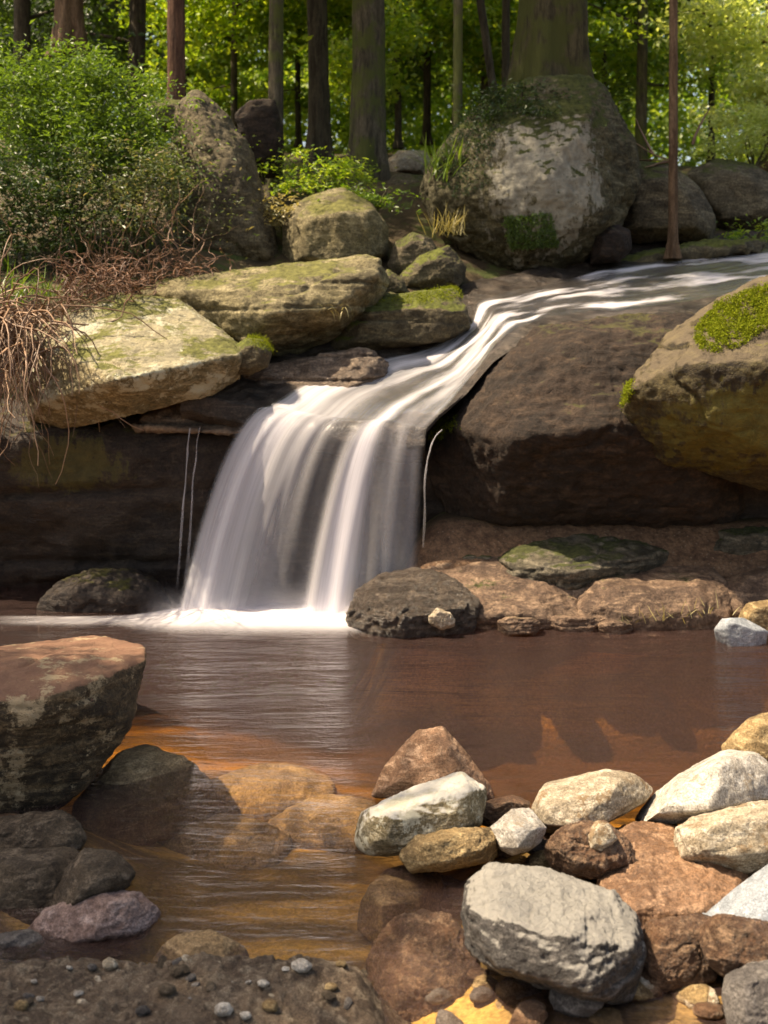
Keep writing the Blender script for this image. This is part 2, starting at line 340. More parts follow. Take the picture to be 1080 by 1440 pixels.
tag(np_mesh('ground', V, grid_faces(len(xs), len(ys))[:, ::-1], M['ground'], origin=np.zeros(3)), kind='structure')
# gravel bank in the near left corner, finer than the rest of the ground
bx = np.linspace(-1.5, .14, 300); by = np.linspace(1.7, 2.72, 200); gx, gy = np.meshgrid(bx, by, indexing='ij'); X, Y = gx.ravel(), gy.ravel()
Pn = np.stack((X, Y, 0*X), 1); ed = np.minimum(sst(2.64, 2.46, Y+.07*fbm(Pn*3, 4, 61)), sst(.10, -.10, X+.25*(Y-2.4)+.06*fbm(Pn*4, 4, 62)))
Z = -.12+.185*ed+.03*fbm(Pn*5, 4, 63)*ed+.012*fbm(Pn*14, 5, 64, .6)*ed+.006*sst(.25, .6, vn(Pn*34, 65))+.006*sst(.2, .6, vn(Pn*62, 66))
bank_z = Z
tag(np_mesh('gravel_bank', np.stack((X, Y, Z), 1), grid_faces(300, 200)[:, ::-1], M['gravel'], origin=np.zeros(3)), kind='structure')
# pool water body
bm = bmesh.new(); bmesh.ops.create_cube(bm, size=1)
for q in bm.verts: q.co = Vector((q.co.x*16, 3.2+q.co.y*7.4, -1.2+q.co.z*2.4))
me = bpy.data.meshes.new('pool_water'); bm.to_mesh(me); bm.free(); me.materials.append(M['pool'])
o = bpy.data.objects.new('pool_water', me); COL.objects.link(o); tag(o, kind='structure')

# ---------------------------------------------------------------- rocks
def hull_remesh(sets, vox):
    me = bpy.data.meshes.new('tmp'); bm = bmesh.new()
    for pts in sets:
        vs = [bm.verts.new(tuple(p)) for p in pts]
        r = bmesh.ops.convex_hull(bm, input=vs)
        bmesh.ops.delete(bm, geom=list({e for e in r['geom_interior']+r['geom_unused'] if isinstance(e, bmesh.types.BMVert)}), context='VERTS')
    bmesh.ops.recalc_face_normals(bm, faces=bm.faces[:])
    bm.to_mesh(me); bm.free()
    o = bpy.data.objects.new('tmp', me); COL.objects.link(o)
    m = o.modifiers.new('r', 'REMESH'); m.mode = 'VOXEL'; m.voxel_size = vox
    dg = bpy.context.evaluated_depsgraph_get(); ev = o.evaluated_get(dg); m2 = ev.to_mesh()
    V = np.empty(len(m2.vertices)*3, np.float32); m2.vertices.foreach_get('co', V); V = V.reshape(-1, 3).astype(float)
    Fc = np.empty(len(m2.polygons)*4, np.int32)
    try: m2.polygons.foreach_get('vertices', Fc)
    except Exception: Fc = np.array([list(p.vertices) for p in m2.polygons]).ravel()
    Fc = Fc.reshape(-1, 4); ev.to_mesh_clear()
    bpy.data.objects.remove(o); bpy.data.meshes.remove(me)
    return V, Fc
def normals(V, Fc):
    n = np.cross(V[Fc[:, 2]]-V[Fc[:, 0]], V[Fc[:, 3]]-V[Fc[:, 1]]); N = np.zeros_like(V)
    for k in range(4): np.add.at(N, Fc[:, k], n)
    return N/(np.linalg.norm(N, axis=1, keepdims=True)+1e-12)
def smooth(V, Fc, it, f=.5):
    a = np.r_[Fc[:, 0], Fc[:, 1], Fc[:, 2], Fc[:, 3]]; b = np.r_[Fc[:, 1], Fc[:, 2], Fc[:, 3], Fc[:, 0]]
    cnt = np.bincount(a, minlength=len(V))+np.bincount(b, minlength=len(V))
    for _ in range(it):
        s = np.zeros_like(V); np.add.at(s, a, V[b]); np.add.at(s, b, V[a])
        V = V+(s/cnt[:, None]-V)*f
    return V
ROCKS = {}
def rock(name, label, cat, outline, Y, mat, front=None, thick=None, tilt=.0, sink=0., amp=.05, vox=None, rnd=3, cuts=6, strata=0., group=None, extra=(), freq=1., seed=None, plane=None, rise=.02, fine=80, grow=1.0):
    """outline: silhouette in photo pixels (px,py[,dY]); front: nearer points that make the facets; thick: depth of the rock"""
    seed = seed if seed is not None else len(ROCKS)*13+5; rg = np.random.default_rng(seed)
    O = np.array([(q[0], q[1], q[2] if len(q) > 2 else 0.) for q in outline], float)
    zm = (O[:, 1].min()+O[:, 1].max())/2
    def w(q): return W(q[0], q[1], Y+q[2]+tilt*(zm-q[1])/F*Y)
    oc = O[:, :2].mean(0); O[:, :2] = oc+(O[:, :2]-oc)*grow; A = np.array([w(q) for q in O]); C = A.mean(0); size = np.ptp(A, axis=0); L = max(size[0], size[2])
    thick = thick or L*.8
    def deeper(k, dy):                                    # the far side: smaller outline, pushed away from the viewer
        pp = oc+(O[:, :2]-oc)*k; return np.array([W(*pp[i], A[i, 1]+dy) for i in range(len(A))])
    if plane is not None:
        A = np.array([W(q[0], q[1], (CH-plane)*F/(q[1]-HZ)) for q in O]); C = A.mean(0); L = np.ptp(A, axis=0)[:2].max(); size = np.ptp(A, axis=0)
        back = C+(A-C)*1.12-np.array((0, 0, thick)); mid = C+(A-C)*.55+np.array((0, 0, rise)); Fp = mid; sink = 0
    else:
        back = deeper(.8, thick); mid = deeper(.96, thick*.45)
        if front is None:
            pp = oc+(O[:, :2]-oc)*.6; Fp = np.array([W(*pp[i], A[i, 1]*.4+C[1]*.6-thick*.28) for i in range(len(A))])
        else: Fp = np.array([w(q) for q in front])
    pts = np.r_[A, back, mid, Fp]
    if sink:
        lo = pts[pts[:, 2] < C[2]]; pts = np.r_[pts, C+(lo-C)*np.array((.94, .94, 1))-np.array((0, 0, sink))]
    sets = [pts]
    for ex in extra: sets.append(np.array([w(q) for q in ex]) if not isinstance(ex, np.ndarray) else ex)
    diag = np.linalg.norm(np.ptp(pts, axis=0)); vox = vox or diag/fine
    V, Fc = hull_remesh(sets, vox); D = L
    V = smooth(V, Fc, rnd)
    ctr = V.mean(0)
    for _ in range(cuts):                                   # broken-off corners
        n = rg.normal(size=3); n /= np.linalg.norm(n); d = V@n; lim = d.max()-rg.uniform(.02, .07)*D
        V = V-np.clip(d-lim, 0, None)[:, None]*n*.92
    V = smooth(V, Fc, 1)
    N = normals(V, Fc); P = V/D*freq+seed*3.7
    h = .5*fbm(P*2.2, 3, seed)+.38*fbm(P*6, 5, seed+3, .55, True)+.36*fbm(P*15, 4, seed+7, .65)+.2*fbm(P*40, 2, seed+8, .6, True)
    ck = np.abs(vn(P*3.1+vn(P*7, 2)[:, None]*.25, seed+11)); h = h-.5*sst(.06, .0, ck)*sst(-.2, .4, vn(P*1.7, seed+12))
    V = V+N*(h*amp*D)[:, None]
    if strata:
        zz = (V[:, 2]+.05*D*vn(P*1.5, seed+20)+.1*V[:, 0]*0)/(D*.085); fz = zz-np.floor(zz)
        Lr = hsh(np.floor(zz).astype(np.int64), 3, 7, seed)-.5
        V = V+(N*np.array((1, 1, .15)))*((Lr*1.4+.6*(fz-.5)-1.2*sst(.16, 0, fz))*strata*D*(.6+.4*vn(P*2.5, seed+4)))[:, None]
        V = smooth(V, Fc, 1, .35)
    o = np_mesh(name, V, Fc, M[mat]); tag(o, label, cat, group); ROCKS[label] = (V, Fc, o)
    return o

# --- left side boulders above the pool
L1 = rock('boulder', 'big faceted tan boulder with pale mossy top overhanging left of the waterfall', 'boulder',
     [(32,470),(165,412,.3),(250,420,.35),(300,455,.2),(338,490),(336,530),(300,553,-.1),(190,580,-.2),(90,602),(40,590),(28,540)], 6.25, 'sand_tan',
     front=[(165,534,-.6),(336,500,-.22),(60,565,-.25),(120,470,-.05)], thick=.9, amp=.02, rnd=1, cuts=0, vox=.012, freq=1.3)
rock('boulder', 'long olive slab boulder lying behind the faceted tan boulder', 'boulder',
     [(190,410),(230,392),(380,378),(510,358),(535,362),(548,400),(520,440),(470,480),(400,508),(330,505),(240,450)], 6.95, 'slab',
     front=[(300,412,-.45),(440,395,-.45),(530,385,-.35),(380,440,-.6),(480,430,-.5),(350,480,-.5)], thick=.8, amp=.028, rnd=2, cuts=3, vox=.016, strata=.012)
rock('rock', 'small round rock knob with a moss cap at the right tip of the tan boulder', 'rock',
     [(325,490),(345,476),(372,478),(382,495),(378,515),(350,528),(325,525)], 6.2, 'moss_block', thick=.25, amp=.05, vox=.008)
rock('rock', 'dark flat block with mossy top between the long slab and the stream', 'rock',
     [(465,470),(500,432),(545,415),(640,403),(662,425),(668,455),(640,478),(560,490),(480,500),(440,505)], 7.0, 'moss_block',
     front=[(520,440,-.25),(640,430,-.25),(655,455,-.2),(500,480,-.25),(600,480,-.25)], thick=.6, amp=.03, rnd=2, vox=.013, strata=.015)
# --- undercut wall below
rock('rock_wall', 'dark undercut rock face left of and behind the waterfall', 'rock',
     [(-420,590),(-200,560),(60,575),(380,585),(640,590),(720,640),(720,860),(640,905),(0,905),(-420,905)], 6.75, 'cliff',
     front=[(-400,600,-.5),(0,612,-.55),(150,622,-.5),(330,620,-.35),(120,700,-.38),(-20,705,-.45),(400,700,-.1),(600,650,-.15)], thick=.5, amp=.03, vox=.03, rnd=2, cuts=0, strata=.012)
rock('rock', 'flat wet brown ledge under the tan boulder beside the waterfall lip', 'rock',
     [(170,592),(260,560),(400,510),(520,490),(560,520),(440,560),(380,590),(330,603),(215,606)], 6.45, 'ledge',
     front=[(190,600,-.25),(330,600,-.35),(380,580,-.35),(440,560,-.25)], thick=.4, amp=.03, rnd=2, vox=.013, strata=.03)
# --- right side boulders
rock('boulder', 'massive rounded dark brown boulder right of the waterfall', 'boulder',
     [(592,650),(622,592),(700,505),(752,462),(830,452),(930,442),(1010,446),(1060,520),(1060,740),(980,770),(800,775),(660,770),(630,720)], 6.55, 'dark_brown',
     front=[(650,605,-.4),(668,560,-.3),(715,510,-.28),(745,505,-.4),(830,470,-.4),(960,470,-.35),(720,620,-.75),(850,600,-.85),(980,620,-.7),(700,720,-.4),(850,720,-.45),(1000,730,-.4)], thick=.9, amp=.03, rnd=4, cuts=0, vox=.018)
RB = rock('boulder', 'ochre boulder with a bright moss strip on top at the right edge above the shelf', 'boulder',
     [(868,600),(885,545),(930,490),(1000,430),(1090,385),(1300,380),(1330,600),(1240,690),(1080,684),(1010,670),(930,650)], 5.9, 'ochre',
     front=[(885,548,-.3),(960,515,-.5),(1080,512,-.6),(1250,500,-.6),(1000,600,-.5),(1100,640,-.45),(1200,640,-.45),(940,470,.1),(1080,420,.2)], thick=.9, amp=.028, rnd=3, cuts=2, vox=.017)
rock('rock_wall', 'dark recessed rock under the ochre boulder at the right edge', 'rock',
     [(900,640),(1500,620),(1500,860),(900,860)], 6.55, 'cliff', front=[(1000,660,-.15),(1400,660,-.3),(1400,840,-.2),(1000,840,-.05)], thick=.5, amp=.03, vox=.03, strata=.02)
# --- big boulder, forest boulders
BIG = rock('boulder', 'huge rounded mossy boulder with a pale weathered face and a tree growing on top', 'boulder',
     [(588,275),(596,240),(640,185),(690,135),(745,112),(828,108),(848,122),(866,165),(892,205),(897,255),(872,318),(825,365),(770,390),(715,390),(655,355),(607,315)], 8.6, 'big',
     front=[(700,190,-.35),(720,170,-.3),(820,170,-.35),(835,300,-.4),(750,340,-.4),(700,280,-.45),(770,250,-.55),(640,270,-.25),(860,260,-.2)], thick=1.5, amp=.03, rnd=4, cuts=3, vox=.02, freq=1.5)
rock('boulder', 'brown boulder right of the huge one behind the slim trunk', 'boulder',
     [(870,250),(895,228),(940,232),(980,260),(1008,310),(1005,338),(900,342),(868,335)], 9.3, 'shade', thick=.9, amp=.035, rnd=5, vox=.02)
rock('boulder', 'grey green boulder at the right edge beyond the stream', 'boulder',
     [(965,245),(1010,222),(1060,232),(1100,255),(1120,330),(1000,335),(970,290)], 10.2, 'shade', thick=1., amp=.035, rnd=5, vox=.024)
rock('rock', 'dark rock wedged under the right side of the huge boulder', 'rock',
     [(835,330),(860,312),(885,325),(888,350),(870,368),(830,372)], 8.5, 'dark_brown', thick=.4, amp=.05)
rock('rock', 'low dark bank stone along the far edge of the upper stream', 'rock',
     [(780,385),(850,368),(1000,340),(1090,335),(1090,352),(900,372),(790,398)], 8.9, 'moss_block', thick=.5, amp=.04, rnd=4)
rock('boulder', 'blocky cracked boulder at left of the small creek gap', 'boulder',
     [(395,300),(430,278),(480,264),(520,285),(545,320),(545,370),(500,385),(400,380)], 8.2, 'slab',
     front=[(430,310,-.35),(478,298,-.4),(528,300,-.35),(478,370,-.4),(430,360,-.35),(530,360,-.3)], thick=.8, amp=.03, rnd=2, vox=.016)
rock('rock', 'upright grey stone in the gap left of the huge boulder', 'rock',
     [(546,375),(555,342),(580,326),(605,335),(620,360),(600,390),(560,395)], 8.0, 'shade', thick=.4, amp=.05)
rock('rock', 'dark stone lying below the upright grey stone in the gap', 'rock',
     [(555,395),(590,360),(630,345),(655,375),(650,405),(600,415),(560,412)], 7.8, 'moss_block', thick=.4, amp=.05)
rock('rock', 'small dark wedge stone under the end of the long slab', 'rock',
     [(530,400),(545,378),(565,392),(575,412),(550,420),(530,415)], 7.6, 'moss_block', thick=.25, amp=.05)
rock('rock', 'flat straw brown stone far up in the forest gap', 'rock',
     [(545,225),(560,212),(598,213),(606,228),(600,246),(550,246)], 11.2, 'paletan', thick=.5, amp=.05)
rock('rock', 'rough mossy stone beneath the flat straw brown stone', 'rock',
     [(535,262),(555,246),(600,246),(612,270),(600,335),(545,330)], 10.2, 'shade', thick=.6, amp=.05)
rock('boulder', 'tall dark slanting boulder under the red brown trunk', 'boulder',
     [(248,150),(275,128),(318,165),(352,215),(378,300),(394,375),(260,392),(235,300)], 8.3, 'shade',
     front=[(275,150,-.2),(330,230,-.35),(290,280,-.4),(370,360,-.35),(280,370,-.35)], thick=.9, amp=.035, rnd=4, vox=.018)
rock('rock', 'dark brown stone leaning behind the slanting boulder', 'rock',
     [(330,160),(350,142),(385,140),(398,200),(395,250),(350,250)], 9.4, 'dark_brown', thick=.5, amp=.05)
rock('rock', 'flat grey stone peeping out between shrub and red brown trunk', 'rock',
     [(205,145),(225,140),(262,142),(262,150),(250,185),(225,185)], 8.8, 'shade', thick=.4, amp=.05)
# --- shelf under the right cliff
rock('rock', 'long mossy dark slab on the shelf under the brown boulder', 'rock',
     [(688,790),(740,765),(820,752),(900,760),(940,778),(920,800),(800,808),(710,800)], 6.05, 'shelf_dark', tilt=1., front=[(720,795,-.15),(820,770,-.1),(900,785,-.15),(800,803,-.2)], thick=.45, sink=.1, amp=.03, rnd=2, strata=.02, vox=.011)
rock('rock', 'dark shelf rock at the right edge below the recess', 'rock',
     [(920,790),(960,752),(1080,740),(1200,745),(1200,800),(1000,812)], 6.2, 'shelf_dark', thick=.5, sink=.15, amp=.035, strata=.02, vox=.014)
rock('rock', 'flat rust brown rock layer running to the water right of the waterfall foot', 'rock',
     [(560,845),(600,805),(660,785),(760,790),(830,805),(835,850),(790,868),(700,872),(600,872)], 5.85, 'shelf', tilt=1.2, grow=1.05, front=[(620,830,-.05),(700,815,0),(790,830,-.1),(700,862,-.15),(800,860,-.15)], thick=.5, sink=.15, amp=.03, rnd=2, strata=.014, vox=.011)
rock('rock', 'dark glistening rock at the foot of the waterfall', 'rock',
     [(488,862),(505,830),(530,808),(580,800),(640,815),(672,845),(668,868),(560,872)], 5.62, 'foot', tilt=1.0, front=[(520,845,-.12),(580,830,-.15),(640,850,-.12),(560,866,-.15)], thick=.35, sink=.12, amp=.05, rnd=2, strata=.015, vox=.009)
rock('rock', 'broad brown shelf rock with dark moss at its front on the right', 'rock',
     [(815,850),(840,810),(900,795),(1000,800),(1030,830),(1020,868),(930,880),(830,876)], 5.75, 'shelf', tilt=1.2, grow=1.05, thick=.5, sink=.15, amp=.03, rnd=2, strata=.014, vox=.011)
rock('rock', 'reddish shelf rock at the right edge behind the small round stones', 'rock',
     [(980,840),(1030,805),(1100,790),(1200,800),(1200,870),(1010,872)], 5.9, 'shelf', tilt=1.2, grow=1.05, thick=.5, sink=.15, amp=.03, strata=.012, vox=.013)
rock('stone', 'smooth blue grey stone at the water edge by the right shelf', 'stone',
     [(1004,885),(1015,870),(1045,868),(1080,888),(1078,900),(1020,900)], 5.3, 'blue', thick=.2, sink=.06, amp=.02, rnd=6)
rock('stone', 'warm tan stone behind the smooth blue grey stone', 'stone',
     [(1035,868),(1050,848),(1090,842),(1120,860),(1110,890),(1050,885)], 5.5, 'tan', thick=.25, sink=.08, amp=.03, rnd=5)
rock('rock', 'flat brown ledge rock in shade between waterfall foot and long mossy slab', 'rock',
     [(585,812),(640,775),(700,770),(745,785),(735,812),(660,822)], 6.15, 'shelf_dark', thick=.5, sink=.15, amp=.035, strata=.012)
rock('rock', 'middle shelf rock between the rust brown layer and the broad brown shelf rock', 'rock',
     [(770,850),(790,812),(850,800),(880,815),(875,860),(800,868)], 5.9, 'shelf', tilt=1.2, grow=1.05, thick=.4, sink=.15, amp=.035, strata=.012)
rock('stone', 'little pale chip of rock at the front of the shelf', 'stone',
     [(602,868),(615,855),(632,860),(640,872),(620,877)], 5.4, 'paletan', thick=.08, sink=.03, amp=.06)
for q, (x0, x1, y0, y1, lb) in enumerate(((700,760,868,880,'flat thin stone at the water line below the rust brown layer'),(840,890,872,886,'broken flat stone at the water line left of the shelf moss'),(770,850,866,880,'thin wet plate of stone between the two shelf rocks'))):
    rock('stone', lb, 'stone', [(x0,(y0+y1)/2),(x0+12,y0),(x1-10,y0+1),(x1,(y0+y1)/2),(x1-8,y1),(x0+10,y1)], 5.45+.05*q, 'shelf', thick=.15, sink=.05, amp=.05, strata=.03)
rock('rock', 'low dark rock in the shade left of the waterfall foot', 'rock',
     [(50,850),(80,820),(130,803),(190,803),(225,822),(240,850)], 6.05, 'cliff', tilt=1., thick=.4, sink=.2, amp=.05)
# --- foreground right
FG = dict(tilt=.6, cuts=15, rnd=1, fine=115, grow=1.06)
def fg(label, out, Y, mat, **k):
    d = dict(FG); d.update(k); return rock('stone', label, 'stone', out, Y, mat, **d)
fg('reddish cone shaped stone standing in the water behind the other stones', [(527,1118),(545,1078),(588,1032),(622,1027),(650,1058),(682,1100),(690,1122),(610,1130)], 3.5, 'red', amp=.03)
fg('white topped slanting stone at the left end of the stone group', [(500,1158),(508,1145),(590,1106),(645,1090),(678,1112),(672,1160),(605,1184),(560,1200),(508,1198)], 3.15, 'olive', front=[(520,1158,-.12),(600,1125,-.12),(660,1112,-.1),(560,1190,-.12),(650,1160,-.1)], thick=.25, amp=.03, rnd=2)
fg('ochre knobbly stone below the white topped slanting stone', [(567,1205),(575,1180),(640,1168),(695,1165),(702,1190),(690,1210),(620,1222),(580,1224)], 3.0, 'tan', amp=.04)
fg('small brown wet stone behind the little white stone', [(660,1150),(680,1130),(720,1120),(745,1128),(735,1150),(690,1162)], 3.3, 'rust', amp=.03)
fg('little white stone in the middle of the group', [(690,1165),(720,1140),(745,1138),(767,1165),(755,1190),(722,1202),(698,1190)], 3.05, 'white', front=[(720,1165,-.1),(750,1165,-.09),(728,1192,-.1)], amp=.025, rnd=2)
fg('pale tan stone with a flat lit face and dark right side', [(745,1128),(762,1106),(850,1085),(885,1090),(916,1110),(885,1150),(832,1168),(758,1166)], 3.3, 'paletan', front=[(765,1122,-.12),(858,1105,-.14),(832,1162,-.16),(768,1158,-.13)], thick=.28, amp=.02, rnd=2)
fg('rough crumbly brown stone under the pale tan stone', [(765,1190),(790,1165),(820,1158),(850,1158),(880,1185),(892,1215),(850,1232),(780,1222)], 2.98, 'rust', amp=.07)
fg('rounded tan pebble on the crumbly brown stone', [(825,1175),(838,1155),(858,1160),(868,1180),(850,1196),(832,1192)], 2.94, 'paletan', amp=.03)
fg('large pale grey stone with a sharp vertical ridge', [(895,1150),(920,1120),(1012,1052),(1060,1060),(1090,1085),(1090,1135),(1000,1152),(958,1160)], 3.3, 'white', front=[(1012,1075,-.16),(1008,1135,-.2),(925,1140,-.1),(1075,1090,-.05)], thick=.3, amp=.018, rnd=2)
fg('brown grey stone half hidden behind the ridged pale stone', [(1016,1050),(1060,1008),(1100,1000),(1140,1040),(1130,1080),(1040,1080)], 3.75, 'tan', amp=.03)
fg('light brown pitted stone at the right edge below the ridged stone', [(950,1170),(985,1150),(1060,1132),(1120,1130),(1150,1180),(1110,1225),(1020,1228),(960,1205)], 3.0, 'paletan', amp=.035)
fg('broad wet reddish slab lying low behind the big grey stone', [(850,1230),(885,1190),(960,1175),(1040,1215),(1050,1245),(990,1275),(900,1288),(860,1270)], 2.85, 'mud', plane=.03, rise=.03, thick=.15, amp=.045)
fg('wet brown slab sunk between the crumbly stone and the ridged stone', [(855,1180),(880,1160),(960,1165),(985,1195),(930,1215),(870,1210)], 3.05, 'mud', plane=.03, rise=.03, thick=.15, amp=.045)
fg('big lit top grey stone with painted top light and shaded wet front', [(650,1245),(685,1212),(760,1220),(868,1255),(898,1290),(906,1345),(892,1412),(820,1408),(700,1368),(658,1340),(648,1285)], 2.5, 'grey', front=[(660,1280,-.1),(720,1300,-.17),(800,1318,-.17),(890,1335,-.1),(700,1355,-.12),(830,1395,-.14)], thick=.3, amp=.04, rnd=1, vox=.005, cuts=3, strata=.016, grow=.97)
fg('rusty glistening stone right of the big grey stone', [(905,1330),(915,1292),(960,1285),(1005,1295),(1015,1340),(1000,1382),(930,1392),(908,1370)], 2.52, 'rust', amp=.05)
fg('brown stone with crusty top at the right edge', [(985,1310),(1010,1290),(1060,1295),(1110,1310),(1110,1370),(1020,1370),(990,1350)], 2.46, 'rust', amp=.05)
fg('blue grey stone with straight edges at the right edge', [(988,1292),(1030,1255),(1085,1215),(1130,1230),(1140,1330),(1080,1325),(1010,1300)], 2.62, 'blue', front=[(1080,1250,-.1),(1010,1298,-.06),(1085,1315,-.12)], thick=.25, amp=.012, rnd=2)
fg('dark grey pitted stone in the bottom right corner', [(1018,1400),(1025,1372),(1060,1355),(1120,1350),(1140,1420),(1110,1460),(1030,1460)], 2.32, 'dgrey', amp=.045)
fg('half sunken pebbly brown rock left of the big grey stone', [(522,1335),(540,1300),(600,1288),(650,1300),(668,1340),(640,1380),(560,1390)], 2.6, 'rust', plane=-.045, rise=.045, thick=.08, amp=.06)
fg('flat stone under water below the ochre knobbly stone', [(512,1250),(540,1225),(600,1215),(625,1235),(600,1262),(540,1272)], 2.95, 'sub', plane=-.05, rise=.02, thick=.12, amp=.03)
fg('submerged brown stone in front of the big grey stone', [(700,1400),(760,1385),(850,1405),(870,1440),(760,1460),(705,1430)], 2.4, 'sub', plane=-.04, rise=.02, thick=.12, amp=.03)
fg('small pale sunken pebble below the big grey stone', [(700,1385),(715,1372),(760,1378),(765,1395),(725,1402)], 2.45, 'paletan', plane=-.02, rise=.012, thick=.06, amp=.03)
# --- foreground left
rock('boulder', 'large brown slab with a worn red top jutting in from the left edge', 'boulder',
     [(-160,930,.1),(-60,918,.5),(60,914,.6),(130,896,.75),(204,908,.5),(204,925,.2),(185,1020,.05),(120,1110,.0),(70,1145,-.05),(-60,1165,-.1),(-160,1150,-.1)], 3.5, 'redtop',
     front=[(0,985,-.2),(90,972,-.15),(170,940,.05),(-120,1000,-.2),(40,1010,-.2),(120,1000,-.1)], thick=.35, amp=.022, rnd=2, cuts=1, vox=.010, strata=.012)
rock('rock', 'tan rock just breaking the water beside the red topped slab', 'rock', [(105,1130),(140,1085),(200,1063),(260,1078),(310,1090),(270,1110),(200,1130),(140,1142)], 3.55, 'sub', plane=-.06, rise=.09, thick=.14, amp=.03)
rock('rock', 'dark gravelly rock in the lower left corner above the bank', 'rock', [(-80,1230),(0,1195),(110,1195),(125,1215),(90,1280),(20,1310),(-80,1320)], 2.9, 'bank_rock', tilt=.9, thick=.3, amp=.04)
rock('rock', 'dark stone in the shade under the red topped slab', 'rock', [(-80,1190),(0,1150),(90,1140),(125,1170),(110,1200),(0,1215)], 3.15, 'bank_rock', tilt=.9, thick=.2, amp=.04)
fg('small pointed stone with a light edge beside the pinkish stone', [(70,1280),(95,1225),(120,1195),(165,1200),(195,1222),(180,1250),(120,1285)], 2.85, 'bank_rock', front=[(115,1215,-.08),(150,1225,-.09),(180,1235,-.05),(100,1270,-.1)], amp=.03, rnd=2)
fg('pinkish weathered stone at the edge of the gravel bank', [(40,1310),(65,1280),(130,1258),(190,1258),(222,1285),(200,1310),(140,1332),(60,1335)], 2.75, 'pink', amp=.045)
fg('small grey stone at the left edge by the pinkish stone', [(-40,1335),(0,1315),(40,1308),(64,1322),(40,1345),(-30,1355)], 2.68, 'dgrey', amp=.04)
fg('orange sunken stone at the tip of the gravel bank', [(218,1335),(250,1317),(310,1313),(345,1330),(330,1350),(260,1358)], 2.7, 'sub', plane=-.01, rise=.03, thick=.12, amp=.03)
for lb, x0, y0, x1, y1, Y, m in (('yellow sunken rock in the middle of the pool', 395,1125,560,1185,3.35,'sub'),('long reddish sunken rock left of the pool middle', 230,1150,400,1220,3.3,'sub'),
                           
                           ('broad sunken rock behind the tan breaking rock', 300,1085,470,1130,3.7,'sub')):
    rock('sunken_rock', lb, 'rock', [((x0+x1)/2+(x1-x0)*.56*math.cos(a)*(1+.12*math.sin(a*3+x0)), (y0+y1)/2+(y1-y0)*.5*math.sin(a)*(1+.15*math.sin(a*2+y0))) for a in np.linspace(0, 6.28, 19)[:-1]], Y, m, plane=-.23, thick=.1, rise=.055, amp=.03, rnd=9, cuts=0)
# pebbles on the gravel bank
pebs = [(424,1366,15,'pale pointed chip of stone on the gravel bank','white'),(155,1342,13,'round tan pebble at the back of the gravel bank','paletan'),(313,1424,15,'grey white pebble at the front of the gravel bank','white'),
        (345,1424,9,'tiny white pebble beside the grey white one','white'),(370,1388,9,'small white pebble in the middle of the bank','white'),(115,1400,9,'flat pale pebble left on the bank','paletan'),
        (48,1366,5,'tiny bright pebble at the left of the bank','white'),(250,1366,14,'dark brown lump on the bank','bank_rock'),(235,1395,14,'low brown clod on the bank','bank_rock'),
        (380,1410,13,'flat brown shard on the right of the bank','tan'),(30,1416,12,'brown shard at the left front of the bank','tan'),(465,1385,10,'brown shard near the bank tip','tan'),(200,1420,12,'small dark stone at the bank front','dgrey'),
        (130,1345,8,'small grey pebble beside the round tan one','dgrey'),(480,1352,8,'brown shard on the tip of the bank','tan')]
BANK = (bx, by, bank_z.reshape(len(bx), len(by)))
def settle(o, k=.35):                                     # let a pebble lie in the gravel
    i = int(np.clip(np.searchsorted(BANK[0], o.location.x), 0, len(bx)-1)); j = int(np.clip(np.searchsorted(BANK[1], o.location.y), 0, len(by)-1))
    zz = [v_.co.z for v_ in o.data.vertices]; o.location.z = BANK[2][i, j]-min(zz)*o.scale.z-(max(zz)-min(zz))*k*o.scale.z
for x, y, r, lb, m in pebs:
    Y = (CH-.085)*F/(y-HZ); k = np.random.default_rng(x)
    out = [(x+r*math.cos(a)*k.uniform(.8, 1.15), y-r*.35+r*.75*math.sin(a)*k.uniform(.8, 1.1)) for a in np.linspace(0, 2*math.pi, 8)[:-1]]
    pb = rock('pebble', lb, 'pebble', out, Y, m, tilt=.5, amp=.05, cuts=4, vox=r/F*Y/9, rnd=1, group='pebbles on the gravel bank')
    settle(pb)

tiny = [bpy.data.objects[n] for n in ('pebble.003', 'pebble.005', 'pebble.007', 'pebble.012')]
rgp = np.random.default_rng(41)
for q in range(48):
    o = tiny[q % 4].copy(); COL.objects.link(o); o.location = (rgp.uniform(-1.0, .0), 2.3+.3*rgp.random()**1.3, 0); o['label'] = 'tiny grit stone strewn over the gravel bank'; o['group'] = 'grit strewn over the gravel bank'
    sc = rgp.uniform(.2, .75); o.scale = (sc, sc, sc*.8); o.rotation_euler = (rgp.uniform(-.4, .4), 0, rgp.uniform(0, 6.28)); settle(o, .3)
# rubble packed between the near stones: one pebble of each colour, copied
rgp = np.random.default_rng(77); protos = []
for k, m in enumerate(('rust', 'tan', 'dgrey', 'paletan')):
    a8 = np.linspace(0, 2*math.pi, 9)[:-1]
    protos.append(rock('pebble', 'small wet pebble in the rubble between the near right stones', 'pebble', [(800+60*k+11*math.cos(a)*rgp.uniform(.8, 1.15), 1245+8*math.sin(a)*rgp.uniform(.8, 1.1)) for a in a8], 2.9, m, tilt=.4, amp=.06, cuts=8, vox=.0022, rnd=1, group='rubble between the near right stones'))
for q in range(110):
    Y = rgp.uniform(2.35, 3.45); x = rgp.uniform(.02, 1.25)*Y/3*1.0+.05
    sp = protos[q % 4]; o = sp if q < 4 else sp.copy()
    if q >= 4: COL.objects.link(o)
    zz = float(terrain(np.array([x]), np.array([Y]))[0]); sc = rgp.uniform(.8, 2.6)
    o.location = (x, Y, zz-.006*sc); o.rotation_euler = (0, 0, rgp.uniform(0, 6.28)); o.scale = (sc, sc, sc*.8)
